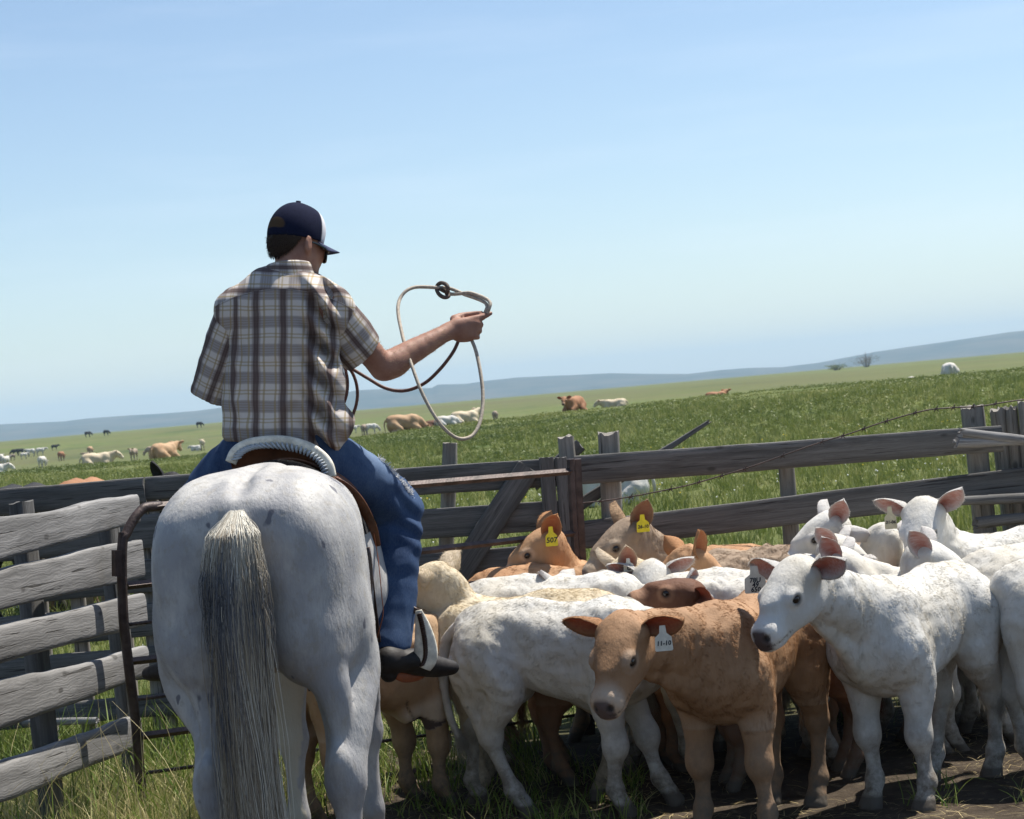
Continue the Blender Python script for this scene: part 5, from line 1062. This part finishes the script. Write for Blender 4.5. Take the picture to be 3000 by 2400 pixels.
# ------------------------------------------------------------------ the saddle
SAD = empty('saddle', HRS.matrix_world.copy(), 'brown western saddle with a laced cream cantle on a black felt pad', 'saddle')
tr_ = np.array([(-.25, 1.20, .345, .288), (-.05, 1.185, .335, .262), (.2, 1.16, .335, .228), (.45, 1.16, .35, .222), (.7, 1.18, .35, .215)])
def over(x0, x1, a0, a1, off, th, nx=24, na=40, flare=0., edge=None, ztop=.0):
    V = []
    for side in (0, 1):
        for i in range(nx):
            x = x0+(x1-x0)*i/(nx-1); cz, hh, hw = [np.interp(x, tr_[:, 0], tr_[:, k]) for k in (1, 2, 3)]
            for j in range(na):
                a = math.radians(a0+(a1-a0)*j/(na-1)); o_ = off+(0 if side else th)+flare*abs(math.sin(a))**3; s_, c_ = math.sin(a), math.cos(a)
                V.append((x+(edge(a) if edge and i == 0 else 0), -(hw+o_)*np.sign(s_)*abs(s_)**.93, cz+(hh+o_+ztop*c_**4)*np.sign(c_)*abs(c_)**.93))
    Fq = []
    for i in range(nx-1):
        for j in range(na-1): a = i*na+j; b = a+nx*na; Fq += [(a, a+1, a+na+1, a+na), (b, b+na, b+na+1, b+1)]
    for i in (0, nx-1):
        for j in range(na-1): a = i*na+j; b = a+nx*na; Fq.append((a, b, b+1, a+1))
    for j in (0, na-1):
        for i in range(nx-1): a = i*na+j; b = a+nx*na; Fq.append((a, a+na, b+na, b))
    return np.array(V, float), Fq
v, f = over(.03, .72, -70, 74, .008, .026, ztop=.02); pad = mesh('felt_pad', v, f, M_felt, SAD)
v, f = over(.16, .66, -50, 50, .040, .008, ztop=.02, flare=.0); mesh('skirt', v, f, M_leather, SAD)
# seat and cantle: px-measured arc turned into the saddle's own plane
q0 = np.array([(676, 1356), (690, 1326), (718, 1307), (757, 1297), (811, 1293), (862, 1299), (908, 1315), (942, 1338), (962, 1364), (970, 1398)], float)
arc = np.array([npv(x, y, 6.82+.05*abs((x-820)/150)**2*-1+.0) for x, y in q0]); la = local(SAD, arc)
v, f = tube(la, .021, n=70, seg=12, flat=.62, ref=(0, 0, 1)); mesh('cantle_binding', v, f, M_raw, SAD)
cl = catmull(la, 60); lc = []
for i in range(3, 58, 2):
    c_ = cl[i]; mid_ = la.mean(0)-[0, 0, .05]; d_ = mid_-c_; d_ /= np.linalg.norm(d_); tg_ = cl[min(i+1, 59)]-cl[i-1]; tg_ /= np.linalg.norm(tg_)
    lc.append(tube([c_+d_*.002-tg_*.006+[-.016, 0, 0], c_+d_*.016+[-.019, 0, 0], c_+d_*.030+tg_*.009+[-.010, 0, 0]], [.002, .0052, .003], n=8, seg=6))
v, f = join(*lc); mesh('cantle_lacing', v, f, simple('pale_blue_grey_lace', (.36, .39, .42), .5), SAD)
V = []; na = 40; ca = catmull(la, na)
for side in (0, 1):
    for e in np.linspace(0, 1, 8):
        for j in range(na):
            b = ca[j].copy(); tgt = np.array([b[0]+.04, b[1]*1.05, np.interp(abs(b[1]), [0, .2], [1.50, 1.44])]); q = b*(1-e)+tgt*e; q[0] += .022*math.sin(e*3.14)+(.02 if side else 0); V.append(q)
Fq = [(s_*8*na+i*na+j, s_*8*na+i*na+j+1, s_*8*na+(i+1)*na+j+1, s_*8*na+(i+1)*na+j) for s_ in (0, 1) for i in range(7) for j in range(na-1)]
mesh('cantle', np.array(V), Fq, M_leather, SAD)
F = Field((.08, -.24, 1.42), (.72, .24, 1.80), .009)
F.chain([(.26, 0, 1.52), (.34, 0, 1.515), (.42, 0, 1.54), (.52, 0, 1.60)], [.06, .07, .08, .07], 0, (0, 1, 0), 1.45); F.ell((.56, 0, 1.60), (.07, .13, .08), .03); F.cone((.57, 0, 1.66), (.59, 0, 1.735), .022, .018, .02); F.ell((.59, 0, 1.745), (.036, .036, .010), .01)
v, f = F.mesh(2); mesh('seat', v, f, M_dleather, SAD)
def strap(pts, w, nrm_ref, mat, name, par=SAD, thk=.18):
    v, f = tube([np.array(p) for p in pts], np.asarray(w, float), n=50, seg=12, flat=thk, ref=nrm_ref); return mesh(name, local(par, v), f, mat, par)
strap([npv(975, 1420, 6.98), npv(1035, 1510, 7.04), npv(1075, 1640, 7.08), npv(1095, 1760, 7.10), npv(1110, 1880, 7.10)], [.05, .055, .045, .03, .028], tuple(-FWD.cross(Vector((0, 0, 1)))*.2+Vector((0, 1, 0))), M_dleather, 'fender')
strap([npv(1095, 1560, 6.93), npv(1108, 1640, 6.95), npv(1118, 1740, 6.97), npv(1122, 1800, 6.99), npv(1104, 1870, 7.0)], [.010, .009, .009, .012, .010], (0, 1, 0), M_orange, 'tie_strap')
# rolled skirt edge and latigo
strap([npv(955, 1392, 6.84), npv(1010, 1424, 6.86), npv(1052, 1470, 6.88), npv(1090, 1540, 6.92), npv(1108, 1600, 6.95)], [.008, .016, .020, .016, .010], (1, 0, 0), M_leather, 'skirt_edge')
# rear cinch under the belly
cv = []
for a in np.linspace(-100, 100, 40): s_, c_ = math.sin(math.radians(a)), math.cos(math.radians(a)); cv.append((.30, (.228+.022)*s_, 1.16-(.335+.022)*c_))
v, f = tube(cv, .030, n=60, seg=10, flat=.22, ref=(1, 0, 0)); mesh('cinch', v, f, M_dleather, SAD)
v, f = join(tube([(.30, -.02, .785), (.30, -.02, .745), (.30, .01, .735)], .006, n=8, seg=8)); mesh('cinch_buckle', v, f, M_rust, SAD)
# stirrup
st = [npv(1226, 1788, 7.12), npv(1238, 1835, 7.12), npv(1246, 1885, 7.12), npv(1246, 1925, 7.12), npv(1234, 1955, 7.12)]
v, f = tube(st, [.012, .028, .040, .044, .036], n=40, seg=14, flat=.30, ref=tuple(uR)); STP = mesh('stirrup', local(SAD, v), f, M_raw, SAD)
cc = catmull(np.array(st), 34); zz_ = []
for i in range(2, 32): c_ = cc[i]+np.array(-FWD)*.011; zz_.append(tube([c_-uR*.008-uU*.004, c_+uR*.008+uU*.004], .0042, n=2, seg=6, smoothc=False))
v, f = join(*zz_); mesh('stirrup_lacing', local(SAD, v), f, M_dleather, STP)
v, f = tube([npv(1240, 1950, 7.17), npv(1222, 1970, 7.17), npv(1180, 1975, 7.15), npv(1150, 1962, 7.13)], [.026, .030, .030, .020], n=24, seg=10, flat=.35, ref=(0, 0, 1)); mesh('tread', local(SAD, v), f, M_orange, STP)
v, f = tube([npv(1222, 1792, 7.19), npv(1175, 1770, 7.20), npv(1130, 1800, 7.18), npv(1122, 1880, 7.16), npv(1150, 1962, 7.13)], .012, n=30, seg=10, flat=.5); mesh('stirrup_side', local(SAD, v), f, M_dleather, STP)

# ------------------------------------------------------------------ the rope
t = NT('tan_rope'); o = t.obj(); c = t.mix(t.ramp(t.noise(o, 120, 3), [(.35, 0), (.65, 1)]), (.46, .40, .32), (.30, .25, .20)); M_rope = t.done(c, .7, .25)
M_rope2 = simple('dark_red_brown_rope', (.12, .055, .042), .55, .35, 120, .4)  # darker red-brown than the loop, for the tail strand and coils
ROPE = empty('lasso', Matrix.Translation(npv(1418, 914, 7.31)), 'stiff tan lasso with its loop raised in the rider\'s right hand', 'lasso')
def rope(name, pts, r, mat, n=260, ribs=.0):
    q = [npv(x, y, d) for x, y, d in pts]; c = catmull(np.array(q), n); rr = r*(1+ribs*np.sin(np.arange(n)*2.1)); v, f = tube(c, rr, n=n, seg=8, smoothc=False); return mesh(name, local(ROPE, v), f, mat, ROPE)
lp = [(1416, 930, 7.325), (1423, 911, 7.32), (1427, 897, 7.33), (1418, 885, 7.35), (1393, 874, 7.38), (1361, 863, 7.40), (1337, 852, 7.42), (1312, 844, 7.43), (1280, 843, 7.43), (1247, 841, 7.43), (1215, 842, 7.42), (1191, 852, 7.40), (1173, 873, 7.38), (1166, 900, 7.34), (1168, 930, 7.30), (1175, 965, 7.25), (1184, 1003, 7.20), (1197, 1045, 7.14), (1211, 1084, 7.10), (1230, 1136, 7.06), (1257, 1192, 7.04), (1288, 1240, 7.03), (1321, 1273, 7.04), (1350, 1286, 7.06), (1381, 1278, 7.09), (1402, 1248, 7.12), (1413, 1199, 7.16), (1414, 1144, 7.20), (1406, 1083, 7.24), (1394, 1028, 7.28), (1380, 992, 7.31)]
rope('loop', lp, .0068, M_rope, 420)
rope('doubled_strand', [(1424, 928, 7.315), (1433, 904, 7.31), (1436, 889, 7.32), (1426, 877, 7.34), (1402, 866, 7.37), (1374, 858, 7.39), (1345, 861, 7.41), (1322, 862, 7.42), (1308, 858, 7.42)], .0068, M_rope, 160)
rope('honda_knot', [(1308, 862, 7.42), (1313, 846, 7.40), (1307, 834, 7.41), (1293, 829, 7.43), (1282, 836, 7.44), (1280, 850, 7.43), (1287, 863, 7.41), (1300, 871, 7.40), (1313, 869, 7.41), (1314, 858, 7.43), (1301, 853, 7.44), (1290, 847, 7.42)], .0078, simple('dark_knot_rope', (.10, .075, .06), .7, .2, 100, .4), 140)
rope('tail_strand', [(1345, 995, 7.30), (1326, 1034, 7.30), (1288, 1083, 7.31), (1242, 1124, 7.33), (1186, 1145, 7.35), (1131, 1138, 7.37), (1080, 1110, 7.39), (1033, 1082, 7.41), (1000, 1068, 7.42), (950, 1085, 7.42)], .0066, M_rope2, 420, .13)
for k, cpts in enumerate([[(940, 1100, 7.40), (1001, 1072, 7.40), (1015, 1097, 7.40), (1018, 1134, 7.40), (1011, 1171, 7.40), (990, 1215, 7.40), (950, 1240, 7.41), (905, 1200, 7.42), (900, 1120, 7.42)], [(950, 1100, 7.42), (1000, 1068, 7.42), (1026, 1083, 7.42), (1043, 1120, 7.42), (1047, 1162, 7.42), (1038, 1204, 7.42), (1018, 1240, 7.42), (960, 1275, 7.43), (900, 1230, 7.44), (905, 1130, 7.43)]]): rope('coil', cpts, .0062, M_rope2, 300, .13)
# ------------------------------------------------------------------ cattle out on the pasture
PG = 'cattle scattered over the far pasture'
def cow(label, px, d, yaw, col, lie=0, sc=1.5, head=None, kind='cow', group=PG, vox=None, tag_=None):
    hd = head or ('up' if lie else 'level')
    po, lk = {'up': (('L', .58, .0, .86), (.85, .25, -.45)), 'level': (('L', .64, .05, .86), (.9, .2, -.5)), 'down': (('L', .66, .0, .50), (.45, 0, -.9)), 'turn': (('L', .50, .18, .92), (.35, .9, -.35))}[hd]
    return calf(label, px, d, yaw, col, po, lk, sc=sc, fur=0, vox=vox or .024, sit=1. if lie else 0., group=group, kind=kind, curly=.1, ears=[(1, .3, .1, 0), (1, .3, .1, 0)], fat=1.15, hs=1.05)
for a in [
 ('small dark cow at the far left of the pasture', 17, 300, 170, 'black', 0, 1.4, 'down'),
 ('white cow seen from behind at the far left', 36, 265, 95, 'white', 0, 1.5, 'level'),
 ('white cow walking away below the leftmost white one', 48, 245, 75, 'white', 0, 1.5, 'level'),
 ('small grey calf grazing beside the far-left white cows', 68, 290, 160, 'greytan', 0, 1.0, 'down'),
 ('left one of two black cows grazing far off', 78, 335, 200, 'black', 0, 1.4, 'down'),
 ('right one of two black cows grazing far off', 94, 335, 20, 'black', 0, 1.4, 'down'),
 ('left one of two white cows standing broadside', 123, 320, 175, 'white', 0, 1.5, 'level'),
 ('right one of two white cows standing broadside', 153, 320, 5, 'white', 0, 1.5, 'level'),
 ('white calf standing alone in the green below the broadside cows', 103, 290, 20, 'white', 0, 1.1, 'level'),
 ('white cow with dark tail seen from behind', 155, 205, 80, 'white', 0, 1.5, 'down'),
 ('black calf lying far off above the red-brown cow', 195, 350, 10, 'black', 0, 1.2, 'level'),
 ('red-brown cow seen from behind on the left slope', 212, 250, 80, 'red', 0, 1.45, 'down'),
 ('tan cow seen from behind in the middle of the left slope', 298, 270, 85, 'tan', 0, 1.5, 'down'),
 ('grey-tan calf below the tan cow on the slope', 285, 250, 170, 'greytan', 0, .95, 'level'),
 ('black cow grazing on the skyline, left one', 296, 440, 30, 'black', 0, 1.5, 'down'),
 ('black cow grazing on the skyline, second from left', 350, 440, -20, 'black', 0, 1.5, 'down'),
 ('black cow grazing on the skyline beside the rider\'s sleeve', 625, 440, -10, 'black', 0, 1.5, 'down'),
 ('cream and white cow lying with raised head before the weeds', 318, 93, 8, 'cream', 1, 1.6, 'up'),
 ('white cow lying low at the left frame edge', 10, 105, 5, 'white', 1, 1.5, 'up'),
 ('white cow facing the camera with thin legs', 424, 205, 260, 'greytan', 0, 1.5, 'level'),
 ('grey-tan cow left in the group behind the big tan cow', 480, 215, 175, 'greytan', 0, 1.5, 'down'),
 ('white cow in the middle of the group behind the big tan cow', 505, 225, 10, 'white', 0, 1.45, 'level'),
 ('pale grey cow right in the group behind the big tan cow', 528, 210, 80, 'greytan', 0, 1.5, 'level'),
 ('big tan cow lying with its rump to the camera', 515, 88, 62, 'tan', 1, 1.75, 'level'),
 ('white calf lying next to the rider\'s left hip', 608, 240, 170, 'white', 1, 1.4, 'up'),
 ('cream cow standing next to the rider\'s left hip', 628, 235, 100, 'cream', 0, 1.5, 'level'),
 ('white calf standing right of the rider\'s back', 1075, 250, 10, 'white', 0, 1.15, 'level'),
 ('grey cow standing beside the white cow with black face', 1106, 225, 80, 'greytan', 0, 1.45, 'level'),
 ('white cow grazing beside a grey one behind the rope', 1128, 225, 0, 'white', 0, 1.45, 'down'),
 ('long tan cow lying flat behind the rope loop', 1225, 83, 10, 'tan', 1, 1.6, 'down'),
 ('dark brown cow lying seen through the rope loop', 1322, 92, 10, 'dark', 1, 1.25, 'down'),
 ('white cow standing behind the dark brown lying cow', 1322, 135, 178, 'white', 1, 1.6, 'down'),
 ('white calf lying low at the rim of the rope loop', 1350, 80, 10, 'white', 1, .95, 'down'),
 ('white cow with raised head and ears right of the rope loop', 1405, 84, 12, 'cream', 1, 1.3, 'turn'),
 ('small grey-brown cow seen from behind right of the rope', 1493, 200, 85, 'greytan', 0, 1.35, 'down'),
 ('bright brown cow lying and facing the camera on the rise', 1726, 84, 240, 'red', 1, 1.45, 'up'),
 ('cream cow lying with head to the left on the rise', 1845, 90, 165, 'cream', 1, 1.2, 'level'),
 ('dark red-brown cow lying at the crest of the rise', 2146, 92, 8, 'red', 1, 1.1, 'turn'),
 ('smaller of two white cows lying, seen from behind at the right', 2720, 106, 85, 'white', 1, 1.2, 'down'),
 ('larger of two white cows lying, seen from behind at the right', 2833, 86, 88, 'white', 1, 1.5, 'down')]: cow(*a)
cow('white cow lying in the grass right behind the gate post', 1822, 25.5, 172, 'white', 1, .98, 'up', group='cattle close behind the plank fence', vox=.018)
FG = 'cattle close behind the plank fence'
for a in [('dark grey cow whose back shows above the left plank', 88, 17.5, 84, 'black', 0, 1.46, 'down'), ('red-brown cow whose back shows above the left plank', 205, 18.5, 96, 'orange', 0, 1.37, 'down'),
          ('brown cow standing beside the tan one behind the plank', 268, 19, 86, 'red', 0, 1.41, 'down'), ('tan cow whose rounded rump shows above the left plank', 335, 17, 92, 'tan', 0, 1.39, 'down')]: cow(*a, group=FG, vox=.016)
calf('black cow with one raised ear above the left plank', 560, 16.5, 178, 'black', (478, 1404, 16.2), (-.75, .3, -.5), sc=1.30, fur=6000, vox=.014, group=FG, kind='cow', ears=[(.25, .25, .95, 0), (1, .2, -.3, 0)], furlen=.012)
# two far shrubs on the right plain
def shrub(px, d, w, h, label, n, col):
    b = P(px, 1100, d); z = gz(b.x, b.y); rt = empty('shrub', Matrix.Translation((b.x, b.y, z)), label, 'shrub', 'far shrubs on the plain')
    st_ = []
    for k in range(16):
        a = RNG.uniform(0, 6.28); tip = np.array([math.cos(a)*w*.45*RNG.random(), math.sin(a)*w*.45*RNG.random(), h*RNG.uniform(.6, 1)]); st_.append(tube([np.array([tip[0]*.25, tip[1]*.25, 0]), tip*[.6, .6, .55], tip], [.10, .06, .02], n=8, seg=5))
    v, f = join(*st_); mesh('stems', v, f, simple('shrub_stems_%d' % px, (.16, .13, .10), .9), rt)
    cx, cy, cz = RNG.normal(0, w*.22, n), RNG.normal(0, w*.22, n), RNG.uniform(.15, .75, n)*h*.8
    v, f, tt = leaves(cx, cy, cz, 14, np.full(n, w*.12), np.full(n, h*.22), np.full(n, .14), RNG, np.full(n, .4)); mesh('foliage', v, f, col, rt, attrs={'tint': tt}, smooth=False)
shrub(2540, 620, 7.5, 5.0, 'taller bare grey-brown shrub far off on the right plain', 90, leafmat('shrub_twigs', (.10, .09, .06), (.15, .13, .09), (.2, .18, .12)))
shrub(2452, 560, 7.0, 2.2, 'low dark green shrub left of the taller bare one', 80, M_belt)
print('objects', len(bpy.data.objects))
